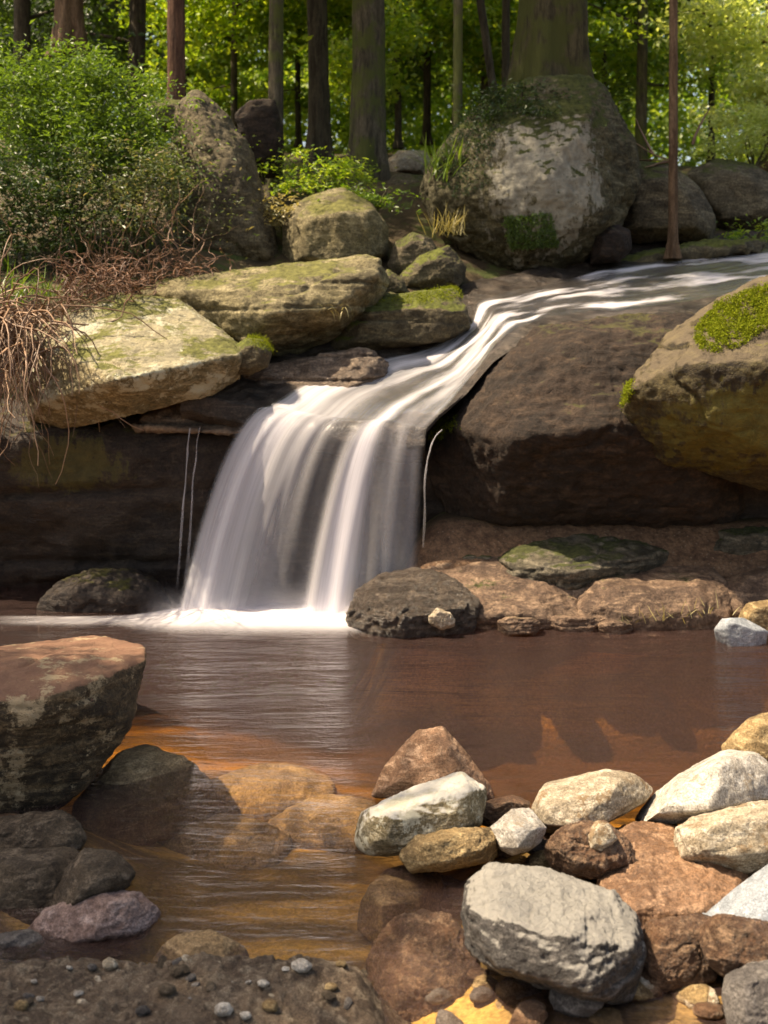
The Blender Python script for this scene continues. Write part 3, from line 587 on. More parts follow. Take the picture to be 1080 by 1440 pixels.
# ---------------------------------------------------------------- stream: bed, water, waterfall
Ls = np.array([W(*q) for q in ((1250,338,9.8),(1090,348,9.2),(880,372,8.6),(760,402,7.9),(672,420,7.5),(664,455,7.1),(600,490,6.85),(490,520,6.6),(420,542,6.35),(376,572,6.1))])
Rs = np.array([W(*q) for q in ((1250,415,7.7),(1090,404,7.7),(900,434,7.2),(765,444,7.0),(728,458,6.8),(690,492,6.5),(655,540,6.3),(635,565,6.15),(618,580,6.05),(600,600,5.98))])
def resamp(A, n):
    d = np.r_[0, np.cumsum(np.linalg.norm(np.diff((Ls+Rs)/2, axis=0), axis=1))]; s = np.linspace(0, d[-1], n)
    B = np.stack([np.interp(s, d, A[:, k]) for k in range(3)], 1)
    for _ in range(10): B[1:-1] = .5*B[1:-1]+.25*(B[:-2]+B[2:])
    return B, s
NU, NV = 220, 120
LL, sl = resamp(Ls, NU); RR, _ = resamp(Rs, NU)
tt = np.linspace(0, 1, NV)
def strip(tv, bank=0., drop=0., seed=1):
    Pn = LL[:, None]*(1-tv[None, :, None])+RR[:, None]*tv[None, :, None]
    Q = Pn.reshape(-1, 3)
    n = fbm(Q*np.array((1, 1, 0))*3+seed, 4, seed)
    Q[:, 2] += .02*n-drop
    return Q
Q = strip(tt)
wid = np.linalg.norm(LL-RR, axis=1)
LIP = Q.reshape(NU, NV, 3)[-1].copy()
FU = (0, .35, .7, 1); FVX = (-.98, -.86, -.62, -.12); FVY = (-.62, -.58, -.5, -.25)
def g(u, c_, w_): return np.exp(-((u-c_)/w_)**2)
def fall_prof(u, t):
    b = .80*g(u, .07, .10)+.62*g(u, .24, .11)+.42*g(u, .41, .08)+.30*g(u, .88, .05)+.26*g(u, .97, .025)+.05
    b = b*(1-.42*sst(.25, .95, t)*sst(.08, .2, u)*sst(.66, .56, u))
    return b+1.25*g(u, .72-.015*t, .04+.03*t)
NF = 130; tf = np.linspace(0, 1, NF+1)[1:]
tm = np.sqrt(2*(LIP[:, 2]+.02)/9.8)
rows = []
for t_ in tf:
    T = t_*tm; r = LIP.copy(); wob = vn(np.stack((tt*20, T*2, 0*T), 1), 5)
    r[:, 0] += np.interp(tt, FU, FVX)*T; r[:, 1] += np.interp(tt, FU, FVY)*T+.03*wob*t_; r[:, 2] += -4.9*T*T; rows.append(r)
FALL = np.concatenate(rows)
U = np.tile(tt*1.0, NU); Vv = np.repeat(sl-sl[-1], NV); Tt = np.tile(tt, NU); Sx = np.repeat(sl/sl[-1], NV)
edge = sst(0, .1, Tt+.06*vn(np.stack((Vv*3, Tt*2, 0*Tt), 1), 3))*sst(1, .9, Tt+.06*vn(np.stack((Vv*3, Tt*2+9, 0*Tt), 1), 4))
steep = np.gradient(((LL+RR)/2)[:, 2], sl); steep = np.repeat(np.clip(-steep/.5, 0, 1), NV)
patch = fbm(np.stack((Vv*2.3+U*2.5, U*9.0, 0*U), 1), 4, 8)
kf = sst(.66, 1.0, Sx)
dens = edge*np.clip(.10+.45*steep+1.7*patch, 0, .97)*(1-kf)+kf*fall_prof(Tt, 0*Tt)*(.75+.5*patch)*sst(0, .04, Tt)*sst(1, .97, Tt)
Uf = np.tile(tt, NF); Tf = np.repeat(tf, NV)
densf = fall_prof(Uf, Tf)*sst(0, .04, Uf)*sst(1, .97, Uf)*(.75+.5*fbm(np.stack((Tf*.6, Uf*5, 0*Uf), 1), 3, 8))
VF = np.repeat(np.cumsum(np.linalg.norm(np.diff(np.concatenate((LIP[None], FALL.reshape(NF, NV, 3)))[:, NV//3], axis=0), axis=1)), NV)
uvs = np.stack((U, Vv), 1); uvf = np.stack((Uf, VF), 1)
tag(np_mesh('stream_water', Q, grid_faces(NU, NV), M['silk'], origin=np.zeros(3), uv=uvs, attr={'dens': dens}), kind='structure')
# rocky bed below it, with raised margins and a rounded, undercut nose at the lip
tb = np.linspace(-.55, 1.3, 150)
B = strip(tb, drop=.03, seed=4).reshape(NU, 150, 3)
kk = sst(.62, .9, sl/sl[-1])[:, None, None]; tc = np.minimum(tb, 1.0); B = B*(1-kk)+strip(tc, drop=.03, seed=4).reshape(NU, 150, 3)*kk
off = np.clip(-tb, 0, None)-.6*np.clip(tb-1, 0, None)
B[:, :, 2] += (.06*off)[None]+.03*fbm(B.reshape(-1, 3)*np.array((4, 4, 1)), 5, 31, .55, True).reshape(NU, 150)*(.4+np.minimum(off, .3)*3)[None]
nose = []
for k, a in enumerate(np.linspace(0, 1, 24)[1:]):
    th = a*math.pi*.95
    pt = B[-1].copy(); pt[:, 1] += -.02*math.sin(min(th, math.pi/2))+(.55*max(0, a-.45)); pt[:, 2] += -.10*(1-math.cos(th))-.03*min(1, a*4); pt[:, 0] += -.01*math.sin(min(th, math.pi/2))
    pt[:, 2] += .015*vn(pt*9, 7); nose.append(pt)
B = np.concatenate((B, np.array(nose)), 0)
tag(np_mesh('stream_bed', B.reshape(-1, 3), grid_faces(len(B), 150), M['bed'], origin=np.zeros(3)), kind='structure')

wf = empty('waterfall', W(420, 860, 5.8)); tag(wf, 'silky white waterfall pouring over the rock lip into the pool', 'waterfall')
np_mesh('water_veil', np.r_[Q[-NV:], FALL], grid_faces(NF+1, NV), M['silk'], parent=wf, uv=np.r_[uvs[-NV:], uvf], attr={'dens': np.r_[dens[-NV:], densf]})
def layer(name, dy, kx, prof, sh):
    F2 = FALL.reshape(NF, NV, 3).copy(); F2[:, :, 1] += dy*tf[:, None]**.5; F2[:, :, 0] += kx*tf[:, None]
    d = (prof(Uf, Tf)*sst(0, .06, Uf)*sst(1, .95, Uf)*sst(.02, .3, Tf))
    return np_mesh(name, F2.reshape(-1, 3), grid_faces(NF, NV), M['silk_soft'], parent=wf, uv=uvf+np.array((sh, sh)), attr={'dens': d})
layer('water_veil', .07, .02, lambda u, t:   .26*g(u, .2, .2)+.06+.14*g(u, .9, .08), 3.3)
layer('water_jet', -.035, -.01, lambda u, t: .85*g(u, .71, .05+.03*t)+.35*g(u, .12, .08), 7.7)
# thin spray hanging over the landing
xs_ = np.linspace(-1.35, .06, 120); zs_ = np.linspace(0, 1, 24)
for k in range(3):
    X = np.repeat(xs_, 24); Zz = np.tile(zs_, 120); hh_ = .10+.05*vn(np.stack((X*4, X*0+k, X*0), 1), 12+k)+.05*k
    Yy = 5.70+.07*k+.05*vn(np.stack((X*2, Zz, X*0+k), 1), 14)-.05*(1-Zz)**2
    d = .42*(1-Zz)**1.6*sst(-1.35, -1.0, X)*sst(.06, -.2, X)
    np_mesh('spray', np.stack((X-.04*Zz, Yy, .01+hh_*Zz), 1), grid_faces(120, 24), M['mist'], parent=wf, uv=np.stack((X, Zz), 1), attr={'dens': d})
# foam where it lands
nx, ny = 260, 50
fx = np.linspace(-2.25, .02, nx); fy = np.linspace(-1, 1, ny)
X = np.repeat(fx, ny); R = np.tile(fy, nx)
half = .09+.17*sst(-1.5, -1.0, X)*sst(.05, -.15, X); Yc = 5.72+.02*vn(np.stack((X*3, X*0, X*0), 1), 3)
hgt = .010+.03*np.clip(sst(-1.35, -1.0, X)*sst(.03, -.12, X), 0, 1)
Zf = .004+hgt*(1-R**2)*(1+.25*vn(np.stack((X*5, R*1.5, 0*X), 1), 6))
dn = sst(1, .35, np.abs(R))*(.9*sst(-1.45, -1.0, X)+.42*sst(-2.25, -1.6, X)*(1-sst(-1.45, -1.0, X)))*sst(.03, -.08, X)
tag(np_mesh('foam', np.stack((X, Yc+R*half*1.25, Zf), 1), grid_faces(nx, ny), M['foam'], parent=wf, uv=np.stack((X, R*.3), 1), attr={'dens': dn*1.15}))

# ---------------------------------------------------------------- threads: trickles, twigs, grass
def tubes(paths, k=5):
    """paths: list of (pts(n,3), radii(n)) -> V, F"""
    Vs, Fs, b = [], [], 0
    for P, r in paths:
        P = np.asarray(P, float); n = len(P); T = np.gradient(P, axis=0); T /= np.linalg.norm(T, axis=1, keepdims=True)+1e-9
        up = np.array((.31, .9, .3)) if abs(T[:, 2]).mean() > .5 else np.array((.1, .2, 1.))
        A = np.cross(T, up); A /= np.linalg.norm(A, axis=1, keepdims=True)+1e-9; Bn = np.cross(T, A)
        an = np.arange(k)*2*math.pi/k
        ring = P[:, None]+np.asarray(r).reshape(-1, 1, 1)*(A[:, None]*np.cos(an)[None, :, None]+Bn[:, None]*np.sin(an)[None, :, None])
        Vs.append(ring.reshape(-1, 3))
        i = np.arange(n-1)[:, None]*k; j = np.arange(k)[None]; j2 = (j+1) % k
        Fs.append(np.stack((i+j, i+j2, i+k+j2, i+k+j), -1).reshape(-1, 4)+b); b += n*k
    return np.concatenate(Vs), np.concatenate(Fs)
def wander(p0, d, L, n, jit, grav=0., rg=RNG):
    P = [np.array(p0, float)]; d = np.array(d, float); d /= np.linalg.norm(d)
    for _ in range(n):
        d = d+rg.normal(size=3)*jit+np.array((0, 0, -grav)); d /= np.linalg.norm(d); P.append(P[-1]+d*L/n)
    return np.array(P)
def trickle(label, pts, Y, r):
    P = np.array([W(x, y, Y) for x, y in pts]); s = np.linspace(0, 1, 40); k = np.linspace(0, 1, len(P))
    P = np.stack([np.interp(s, k, P[:, j]) for j in range(3)], 1)
    for _ in range(30): P[1:-1] = .5*P[1:-1]+.25*(P[:-2]+P[2:])
    P[:, 0] += .006*vn(np.stack((s*7, 0*s+Y, 0*s+pts[0][0]), 1), 3)
    Vt, Ft = tubes([(P, r*(.5+.9*s)*(1+.35*vn(np.stack((s*9, 0*s, 0*s+pts[0][0]), 1), 8)))], 6)
    return tag(np_mesh('water_trickle', Vt, Ft, M['silk_soft'], uv=np.stack((Vt[:, 0], Vt[:, 2]), 1), attr={'dens': np.repeat(.22*sst(1, .4, s)+.05, 6)}), label, 'trickle', 'thin trickles beside the waterfall')
trickle('left one of two thin water threads left of the waterfall', [(268,602),(262,650),(256,740),(250,825)], 5.95, .006)
trickle('right one of two thin water threads left of the waterfall', [(281,600),(274,650),(268,740),(262,820)], 5.95, .006)
trickle('bent thin water thread just right of the main waterfall', [(622,604),(606,620),(598,660),(596,770)], 5.75, .004)
# ---------------------------------------------------------------- foliage
def leaves(P, size, nrm=None, spread=.6, asp=.5, rg=RNG):
    """one small folded leaf per point"""
    n = len(P); size = np.asarray(size)*np.ones(n)
    N = rg.normal(size=(n, 3))*spread+(np.array((0, 0, 1.)) if nrm is None else nrm); N /= np.linalg.norm(N, axis=1, keepdims=True)
    A = np.cross(N, rg.normal(size=(n, 3))); A /= np.linalg.norm(A, axis=1, keepdims=True)+1e-9; Bn = np.cross(N, A)
    s = (size*rg.uniform(.7, 1.25, n))[:, None]
    v0 = P-A*s*.5; v1 = P+Bn*s*asp*.5+N*s*.08+A*s*.05; v2 = P+A*s*.5-N*s*.05; v3 = P-Bn*s*asp*.5+N*s*.08+A*s*.05
    Vt = np.stack((v0, v1, v2, v3), 1).reshape(-1, 3); return Vt, np.arange(n*4).reshape(-1, 4)
def blob_pts(c, rad, n, nclump, cr, flat=.35, rg=RNG, shell=.5):
    """points gathered in flat sprays inside an ellipsoid"""
    d = rg.normal(size=(nclump, 3)); d /= np.linalg.norm(d, axis=1, keepdims=True)
    C = np.array(c)+d*(rg.uniform(shell**3, 1, nclump)[:, None]**(1/3.))*np.array(rad)
    k = rg.integers(0, nclump, n); L = rg.normal(size=(n, 3))*np.array((1, 1, flat))*cr*(.6+.8*hsh(k, 1, 2, 3))[:, None]
    out = C[k]-np.array(c); L[:, 2] -= .25*np.maximum(0, (L[:, 0]*out[:, 0]+L[:, 1]*out[:, 1])/(np.linalg.norm(out[:, :2], axis=1)+1e-6))
    return C[k]+L
def limb_paths(base, tips, r0, rg=RNG):
    P = []
    for tp in tips:
        n = 9; s = np.linspace(0, 1, n)[:, None]; mid = (np.array(base)+tp)/2+rg.normal(size=3)*.08*np.linalg.norm(tp-base)+np.array((0, 0, .05))
        c = (1-s)**2*np.array(base)+2*s*(1-s)*mid+s**2*tp
        P.append((c, np.linspace(r0, r0*.25, n)))
    return P
def trunk_mesh(base, top, r, bend=.03, flare=.5, k=48, n=50, rg=RNG, lump=.08):
    s = np.linspace(0, 1, n); base = np.array(base, float); top = np.array(top, float); H = np.linalg.norm(top-base)
    P = base+(top-base)*s[:, None]; ph = rg.uniform(0, 6)
    P[:, 0] += bend*H*np.sin(s*3.1+ph)*s; P[:, 1] += bend*H*np.cos(s*2.7+ph)*s
    rr = r*(1-.45*s)*(1+flare*np.exp(-s*H/(r*2.2)))
    an = np.arange(k)*2*math.pi/k
    A, S2 = np.meshgrid(an, s); root = 1+.28*np.exp(-S2*H/(r*2.5))*np.cos(A*5+ph)*min(1, flare*2)
    Q3 = np.stack((np.cos(A), np.sin(A), S2*H/r*.25), -1).reshape(-1, 3)
    R2 = (rr[:, None]*root)*(1+lump*fbm(Q3*2+ph*9, 3, 5).reshape(n, k)+.07*fbm(Q3*np.array((7, 7, 1.2))+ph, 3, 6, .5, True).reshape(n, k))
    Vt = np.stack((P[:, 0:1]+R2*np.cos(A), P[:, 1:2]+R2*np.sin(A), P[:, 2:3]+0*A), -1).reshape(-1, 3)
    i = np.arange(n-1)[:, None]*k; j = np.arange(k)[None]; j2 = (j+1) % k
    return Vt, np.stack((i+j, i+j2, i+k+j2, i+k+j), -1).reshape(-1, 4), P
def tree(name, label, px, pyb, Y, wpx, bark, leafm, H=7., crown=None, lean=0., bend=.02, flare=.5, n=5000, ls=.09, cr=.45, group='forest trees', low=.45, rad=1.8, seed=1):
    rg = np.random.default_rng(seed*71+int(abs(px))); base = W(px, pyb, Y); r = wpx/2/F*Y
    e = empty(name, base); tag(e, label, 'tree', group)
    top = base+np.array((lean*H, 0, H))
    Vt, Ft, P = trunk_mesh(base-np.array((0, 0, .15)), top, r, bend, flare, rg=rg)
    # limbs and crown
    bl = []; pts = []
    nl = 9
    for q in range(nl):
        h = low+(1-low)*(q+.5)/nl; p = P[int(h*(len(P)-1))]; a = rg.uniform(0, 6.28); L = rad*rg.uniform(.6, 1.1)*(1.1-.5*(h-low)/(1-low))
        tip = p+np.array((math.cos(a)*L, math.sin(a)*L, rg.uniform(.0, .5)*L)); bl += limb_paths(p, [tip], r*.28, rg)
        m = n//nl
        s = rg.uniform(.3, 1, m); c = p+(tip-p)*s[:, None]; kk = rg.integers(0, 9, m)
        offs = rg.normal(size=(9, 3))*np.array((.55, .55, .3))*L*.45
        pts.append(c+offs[kk]+rg.normal(size=(m, 3))*np.array((1, 1, .5))*cr*.42)
    Vl, Fl = tubes(bl, 6); np_mesh('trunk', np.r_[Vt, Vl], np.r_[Ft, Fl+len(Vt)], M[bark], parent=e)
    Vc, Fc = leaves(np.concatenate(pts), ls, spread=.8, rg=rg); np_mesh('crown', Vc, Fc, M[leafm], parent=e, smooth=False)
    return e
def copy_tree(src, loc, rz, sc, label):
    r = src.copy(); COL.objects.link(r); r.location = tuple(loc); r.rotation_euler = (0, 0, rz); r.scale = (sc, sc, sc); r['label'] = label
    for ch in list(src.children):
        d = ch.copy(); COL.objects.link(d); d.parent = r
    return r

tree('forest_tree', 'thick mossy tree growing on top of the huge boulder', 778,118,9.1,88,'bark_moss','leaf_mid',H=8,flare=.35,bend=.005,low=.45,n=9000,rad=2.2,seed=1)
tree('forest_tree', 'slim tan trunk standing right of the huge boulder', 946,338,8.7,13,'bark_tan','leaf_mid',H=7,lean=.006,bend=.004,flare=.6,low=.55,n=3500,seed=2)
tree('forest_tree', 'thin trunk rising at the left shoulder of the huge boulder', 643,235,8.9,14,'bark_grey','leaf_bright',H=6,bend=.006,flare=.3,low=.5,n=3500,seed=3)
tree('forest_tree', 'thin dark leaning trunk left of the thick mossy tree', 700,150,11.5,12,'bark_dark','leaf_bright',H=6,lean=-.16,bend=.01,low=.5,n=3500,seed=4)
tree('forest_tree', 'thin dark upright trunk close beside the leaning one', 712,150,12,12,'bark_dark','leaf_bright',H=6,bend=.012,low=.5,n=3500,seed=5)
tree('forest_tree', 'broad grey brown trunk above the blocky cracked boulder', 518,258,10.6,48,'bark_grey','leaf_bright',H=8,bend=.006,flare=.4,low=.42,n=16000,rad=3.0,seed=6)
tree('forest_tree', 'dark medium trunk above the yellow green bush', 388,275,10,22,'bark_grey','leaf_bright',H=7,bend=.01,low=.33,n=6000,rad=1.6,seed=7)
tree('forest_tree', 'shaded trunk between the broad grey trunk and the dark medium one', 450,215,12.5,30,'bark_dark','leaf_bright',H=8,low=.4,n=6000,rad=2,seed=8)
tree('forest_tree', 'red brown straight trunk behind the slanting boulder', 248,150,9.2,25,'bark_brown','leaf_mid',H=8,bend=.004,flare=.2,low=.5,n=20000,rad=3.4,seed=9)
tree('forest_tree', 'pale thick trunk behind the leafy shrubs at the upper left', 98,60,10.5,36,'bark_tan','leaf_dark',H=8,bend=.004,low=.5,n=20000,rad=3.4,seed=10)
tree('forest_tree', 'thin dark far trunk against the bright gap at the upper right', 1000,215,15,9,'bark_dark','leaf_mid',H=8,bend=.008,low=.45,n=3500,ls=.11,seed=11)
tree('forest_tree', 'sunlit pale lime tree at the right edge', 1085,225,13.5,26,'bark_tan','leaf_lime',H=6,low=.1,n=20000,rad=1.6,ls=.1,seed=12)
tree('forest_tree', 'bright green tree behind the slim tan trunk', 900,225,14,16,'bark_grey','leaf_bright',H=7,low=.12,n=14000,rad=1.8,ls=.1,seed=13)
tree('forest_tree', 'dark green tree filling the upper left corner', 30,180,11.5,24,'bark_dark','leaf_dark',H=7,low=.15,n=11000,rad=2.2,ls=.1,seed=14)
tree('forest_tree', 'dark green tree left behind the red brown trunk', 190,190,12,24,'bark_dark','leaf_dark',H=7,low=.12,n=10000,rad=1.9,ls=.1,seed=15)
tree('added_shade_tree', 'unseen broad leafy tree added on the left to shade gravel bank and near pool', -2330,690,2.45,60,'bark_grey','leaf_mid',H=6.5,low=.55,n=14000,rad=1.35,ls=.1,seed=31)  # added tree outside the view, its crown placed to shade the near left
# young trees farther up the slope: one of each kind copied
kinds = [tree('young_tree', 'young yellow green tree far up the slope behind the medium trunk', 330,200,15.5,10,'bark_dark','leaf_bright',H=6,low=.12,n=20000,rad=2.1,ls=.12,group='young trees up the slope',seed=21),
         tree('young_tree', 'young mid green tree far up the slope left of the huge boulder', 600,190,16.5,11,'bark_dark','leaf_mid',H=6.5,low=.12,n=20000,rad=2.1,ls=.12,group='young trees up the slope',seed=22)]
spots = [(420,195,18,0,'yellow green young tree deepest behind the shaded trunk'),(560,195,14.5,0,'yellow green young tree right of the broad grey trunk'),(680,180,15,0,'yellow green young tree behind the two thin dark trunks'),
         (850,195,17,1,'mid green young tree just right of the thick mossy tree'),(260,190,18,1,'mid green young tree behind the red brown trunk'),
         (120,160,19,1,'mid green young tree far behind the leafy shrubs'),(500,180,21,1,'mid green young tree far behind the broad grey trunk'),(740,170,20,0,'yellow green young tree hidden behind the thick mossy tree'),
         (1120,200,19,0,'yellow green young tree behind the pale lime tree'),(0,170,18,1,'mid green young tree at the far left edge'),(640,165,22,1,'mid green young tree farthest up the slope in the middle')]
for q, (px, py, Y, k, lb) in enumerate(spots):
    copy_tree(kinds[k], W(px, py, Y), q*1.7+.4, random.uniform(.85, 1.25), lb)
# far wood that reads as one mass
rg = np.random.default_rng(5); pts = []
for q in range(150):
    x = rg.uniform(-20, 20); y = rg.uniform(23, 34); g = float(upper(np.array([x]), np.array([y]))[0])
    if 6.6 < x*25/y < 9.2 and rg.random() < .75: continue
    pts.append(blob_pts((x, y, g+rg.uniform(.2, 7)*rg.uniform(.3, 1)), (2., 1.2, 2.6), 1500, 26, .42, .5, rg))
Vc, Fc = leaves(np.concatenate(pts), .2, spread=.9, rg=rg)
tag(np_mesh('far_wood', Vc, Fc, M['leaf_far'], origin=np.zeros(3), smooth=False), 'far leafy wood closing the view behind the trees', 'wood', kind='stuff')

def shrub(name, label, px, pyb, Y, c, rad, n, ncl, leafm, ls, cr=.16, flat=.22, seed=1, stems=9, bark='bark_grey', cat='shrub', group='shrubs'):
    rg = np.random.default_rng(seed*31+3); base = W(px, pyb, Y); e = empty(name, base); tag(e, label, cat, group)
    C = W(c[0], c[1], Y); R = np.array((rad[0], (rad[0]+rad[1])/2*.8, rad[1]))/F*Y
    P = blob_pts(C, R*np.array((1.12, 1, 1.05)), n, int(ncl*1.1), cr*1.25, flat*.55, rg, .25)
    P = P[vn(P*7, seed)+.5*vn(P*15, seed+1) > -.08]
    Vc, Fc = leaves(P, ls*rg.uniform(.55, 1.15, len(P)), spread=.5, asp=.38, rg=rg); np_mesh('foliage', Vc, Fc, M[leafm], parent=e, smooth=False)
    tips = C+rg.normal(size=(stems, 3))*R*.55
    Vl, Fl = tubes(limb_paths(base, tips, .012, rg), 5); np_mesh('stems', Vl, Fl, M[bark], parent=e)
    return e
shrub('leafy_shrub', 'bright green feathery shrub in the upper left in front of the pale trunk', 90,330,8.0, (85,150),(120,85), 26000,150,'leaf_mid',.05,seed=1)
shrub('leafy_shrub', 'layered green shrub left of the red brown trunk', 180,330,7.8, (165,215),(62,66), 13000,90,'leaf_mid',.045,seed=2)
shrub('leafy_shrub', 'dark green shrub at the left edge above the dry roots', 20,420,7.4, (20,290),(90,95), 16000,100,'leaf_dark',.045,seed=3)
shrub('leafy_shrub', 'grey green drooping shrub beside the slanting boulder', 195,380,7.4, (192,262),(58,60), 10000,80,'leaf_grey',.04,flat=.5,seed=4)
shrub('leafy_shrub', 'shaded dark shrub under the layered green shrub', 120,400,7.5, (120,320),(80,60), 10000,70,'leaf_dark',.04,seed=5)
shrub('leafy_shrub', 'yellow green leafy bush behind the blocky cracked boulder', 445,290,9.2, (448,245),(46,36), 7000,50,'leaf_bright',.05,cr=.12,seed=6)
shrub('leafy_shrub', 'small yellow green sprig beside the dark medium trunk', 370,260,9.4, (368,220),(14,28), 900,14,'leaf_bright',.05,cr=.08,seed=7,stems=3)
shrub('leafy_shrub', 'pale withered fern left of the blocky cracked boulder', 398,330,8.3, (398,300),(24,26), 1500,18,'straw',.05,cr=.09,seed=8,stems=5)
shrub('leafy_shrub', 'leafy tuft on the right top of the blocky cracked boulder', 530,300,8.4, (530,275),(30,18), 1500,20,'leaf_mid',.05,cr=.08,seed=9,stems=4)
shrub('leafy_shrub', 'mossy leaves hanging at the foot of the thick mossy tree', 730,160,8.5, (725,150),(60,35), 6000,60,'leaf_dark',.04,cr=.10,seed=10,stems=6)
shrub('leafy_shrub', 'pale lime bush over the grey green boulder at the right edge', 1060,240,10.8, (1062,190),(60,50), 7000,50,'leaf_lime',.06,cr=.16,seed=11)
shrub('leafy_shrub', 'small sunlit weed at the far stream bank on the right', 1062,345,9.2, (1062,325),(22,22), 900,16,'leaf_bright',.05,cr=.07,seed=12,stems=5)

def blades(name, label, cat, spots, m, n, L, wdt, seed, grav=.08, parent=None, group=None):
    rg = np.random.default_rng(seed); Vs = []; Fs = []; b = 0
    for q in range(n):
        p = np.array(spots[rg.integers(len(spots))])+rg.normal(size=3)*np.array((.06, .06, .01)); a = rg.uniform(0, 6.28); tl = rg.uniform(.2, 1.1)
        d = np.array((math.cos(a)*tl, math.sin(a)*tl, 1)); P = wander(p, d, L*rg.uniform(.5, 1.2), 6, .06, grav, rg)
        sd = np.array((-math.sin(a), math.cos(a), 0)); w_ = wdt*np.array((.6, 1, 1, .9, .7, .4, .05))[:, None]
        Vs.append(np.stack((P-sd*w_, P+sd*w_), 1).reshape(-1, 3)); i = np.arange(6)*2; Fs.append(np.stack((i, i+1, i+3, i+2), 1)+b); b += 14
    return tag(np_mesh(name, np.concatenate(Vs), np.concatenate(Fs), M[m], parent=parent, smooth=False), label, cat, group)
blades('strap_leaf_plant', 'bright strap leaved plant at the left shoulder of the huge boulder', 'plant', [W(x, y, 8.45) for x, y in ((612,245),(625,240),(640,235),(630,255))], 'grass', 70, .32, .007, 3)
blades('grass_tuft', 'green grass tuft at the left edge above the dry roots', 'grass', [W(x, y, 6.6) for x, y in ((5,430),(25,432),(0,415))], 'grass', 70, .28, .004, 4)
blades('grass_tuft', 'thin pale grass tuft on the end of the long slab', 'grass', [W(x, y, 6.45) for x, y in ((465,432),(470,436))], 'straw', 18, .12, .003, 5, grav=.7)
blades('grass_tuft', 'withered grass clump in the cleft left of the huge boulder', 'grass', [W(x, y, 8.15) for x, y in ((620,330),(632,325),(640,330))], 'straw', 60, .22, .004, 6)
blades('grass_tuft', 'sparse shoots on the moss of the broad shelf rock', 'grass', [W(x, y, 5.55) for x, y in ((905,872),(930,868),(955,865),(985,860))], 'straw', 60, .09, .002, 7)
blades('grass_tuft', 'short green tuft beside the bracken heap', 'grass', [W(x, y, 6.7) for x, y in ((60,420),(70,415))], 'grass', 40, .2, .004, 8)

def tangle(name, label, starts, m, n, L, r, jit, grav, seed, d0=(0, -.3, .2), cat='roots'):
    rg = np.random.default_rng(seed); paths = []
    for q in range(n):
        k = rg.integers(len(starts)); p = np.array(starts[k])+rg.normal(size=3)*np.array((.10, .10, .05))
        P = wander(p, np.array(d0)+rg.normal(size=3)*.5, L*rg.uniform(.4, 1.2), 12, jit, grav, rg)
        paths.append((P, np.linspace(r, r*.3, len(P))*rg.uniform(.5, 1.3)))
    Vt, Ft = tubes(paths, 4); return tag(np_mesh(name, Vt, Ft, M[m]), label, cat)
tangle('root_tangle', 'dry brown roots hanging down at the left edge beside the tan boulder', [W(x, y, 6.0) for x, y in ((-30,440),(0,445),(20,450),(35,460),(-10,500),(15,490))], 'dry', 300, .85, .0055, .22, .22, 11)
tangle('bracken_heap', 'red brown dead bracken heaped behind the tan boulder', [W(x, y, 6.5) for x, y in ((80,440),(110,420),(140,405),(170,400),(120,400),(150,390))], 'dry_red', 230, .34, .004, .4, .03, 12, cat='bracken')
tangle('bracken_heap', 'dry twigs and bracken at the back end of the long slab', [W(x, y, 7.0) for x, y in ((200,392),(235,385),(265,378),(275,372),(220,370),(180,380),(150,375))], 'dry_red', 200, .24, .004, .4, .02, 13, cat='bracken')
tangle('dead_twigs', 'bare grey twigs sticking up in front of the grey green shrub', [W(x, y, 7.1) for x, y in ((110,370),(150,370),(190,350),(230,345),(270,350))], 'dry', 60, .45, .004, .2, -.05, 14, d0=(0, 0, .8), cat='twigs')
tangle('dead_branch', 'dead forked branch lying on the brown boulder right of the huge one', [W(938,222,9.2)], 'bark_dark' if False else 'dry', 7, .45, .012, .12, 0, 15, d0=(-.8, 0, .5), cat='branch')
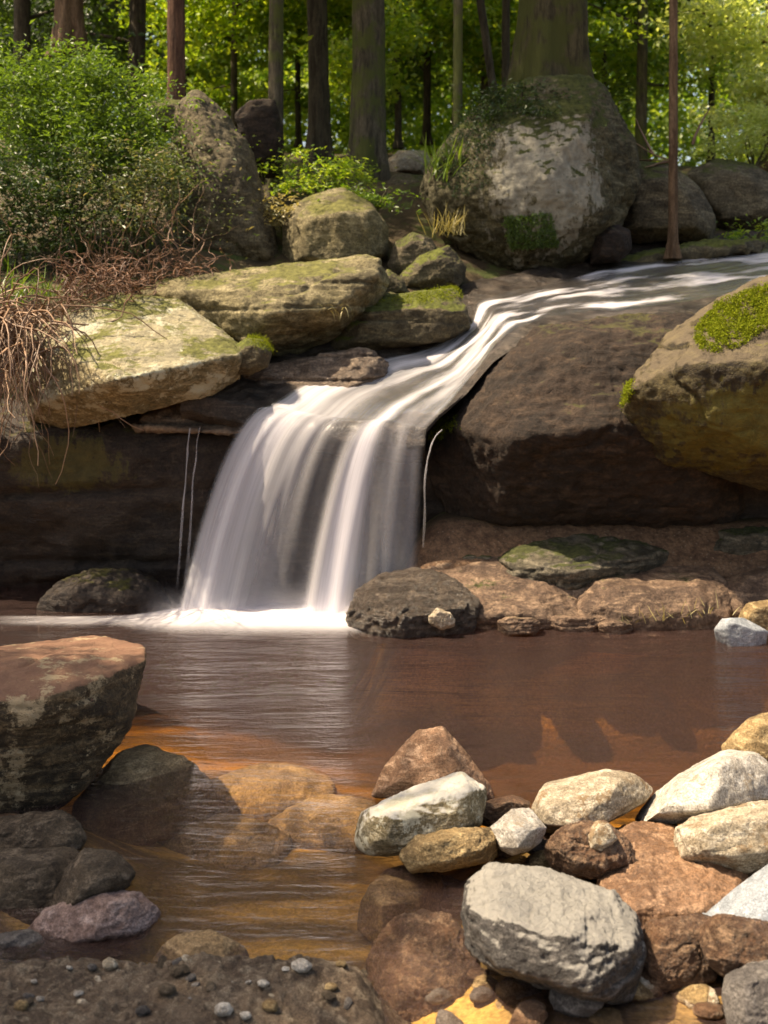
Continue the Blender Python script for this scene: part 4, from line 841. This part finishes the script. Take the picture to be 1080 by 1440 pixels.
# moss cushions that belong to the boulder they grow on: built on the boulder's own surface
def moss_on(lbl_key, name, poly, n, ls, m, label=None, up=.1):
    V, Fc, o = ROCKS[lbl_key]; N = normals(V, Fc); px = V[:, 0]/V[:, 1]*F+540; py = HZ-(V[:, 2]-CH)/V[:, 1]*F
    pl = np.array(poly, float); ins = np.zeros(len(V), bool); j = len(pl)-1
    for i in range(len(pl)):
        cnd = ((pl[i, 1] > py) != (pl[j, 1] > py)) & (px < (pl[j, 0]-pl[i, 0])*(py-pl[i, 1])/(pl[j, 1]-pl[i, 1]+1e-9)+pl[i, 0]); ins ^= cnd; j = i
    ok = np.where(ins & (N[:, 2] > up-1) & (N[:, 1] < .5) & (fbm(V*16, 3, 4) > np.random.default_rng(3).uniform(-.65, .2, len(V))))[0]
    if len(ok) == 0: return
    rg = np.random.default_rng(n); k = ok[rg.integers(0, len(ok), n)]
    P = V[k]+N[k]*rg.uniform(.0, .016, n)[:, None]+rg.normal(size=(n, 3))*.008
    Vc, Fl = leaves(P, ls, nrm=N[k]*.4, spread=.6, asp=.35, rg=rg)
    ob = np_mesh(name, Vc, Fl, M[m], parent=o, smooth=False)
    if label: ob['label'] = label
OB = 'ochre boulder with a bright moss strip on top at the right edge above the shelf'
moss_on(OB, 'moss_patch', [(975,470),(1010,425),(1080,400),(1085,455),(1040,490),(990,500)], 26000, .017, 'moss', 'bright green moss strip')
moss_on(OB, 'moss_patch', [(848,590),(870,530),(888,515),(892,550),(865,590)], 2500, .016, 'moss', 'hanging moss tuft')
moss_on('huge rounded mossy boulder with a pale weathered face and a tree growing on top', 'moss_patch', [(705,305),(775,300),(785,345),(720,350)], 5000, .022, 'leaf_mid', 'green moss cushion on the front')
moss_on('huge rounded mossy boulder with a pale weathered face and a tree growing on top', 'moss_patch', [(610,230),(650,165),(720,125),(740,160),(700,180),(690,260),(640,280)], 9000, .024, 'leaf_dark', 'dark moss on the left shoulder')
moss_on('massive rounded dark brown boulder right of the waterfall', 'moss_patch', [(590,620),(600,600),(640,585),(650,600),(620,620)], 1500, .014, 'moss', 'small moss fringe by the waterfall')
moss_on('dark flat block with mossy top between the long slab and the stream', 'moss_patch', [(530,425),(640,403),(662,418),(600,428)], 3000, .014, 'moss')
moss_on('small round rock knob with a moss cap at the right tip of the tan boulder', 'moss_patch', [(345,472),(378,474),(384,495),(360,490)], 1500, .012, 'moss')
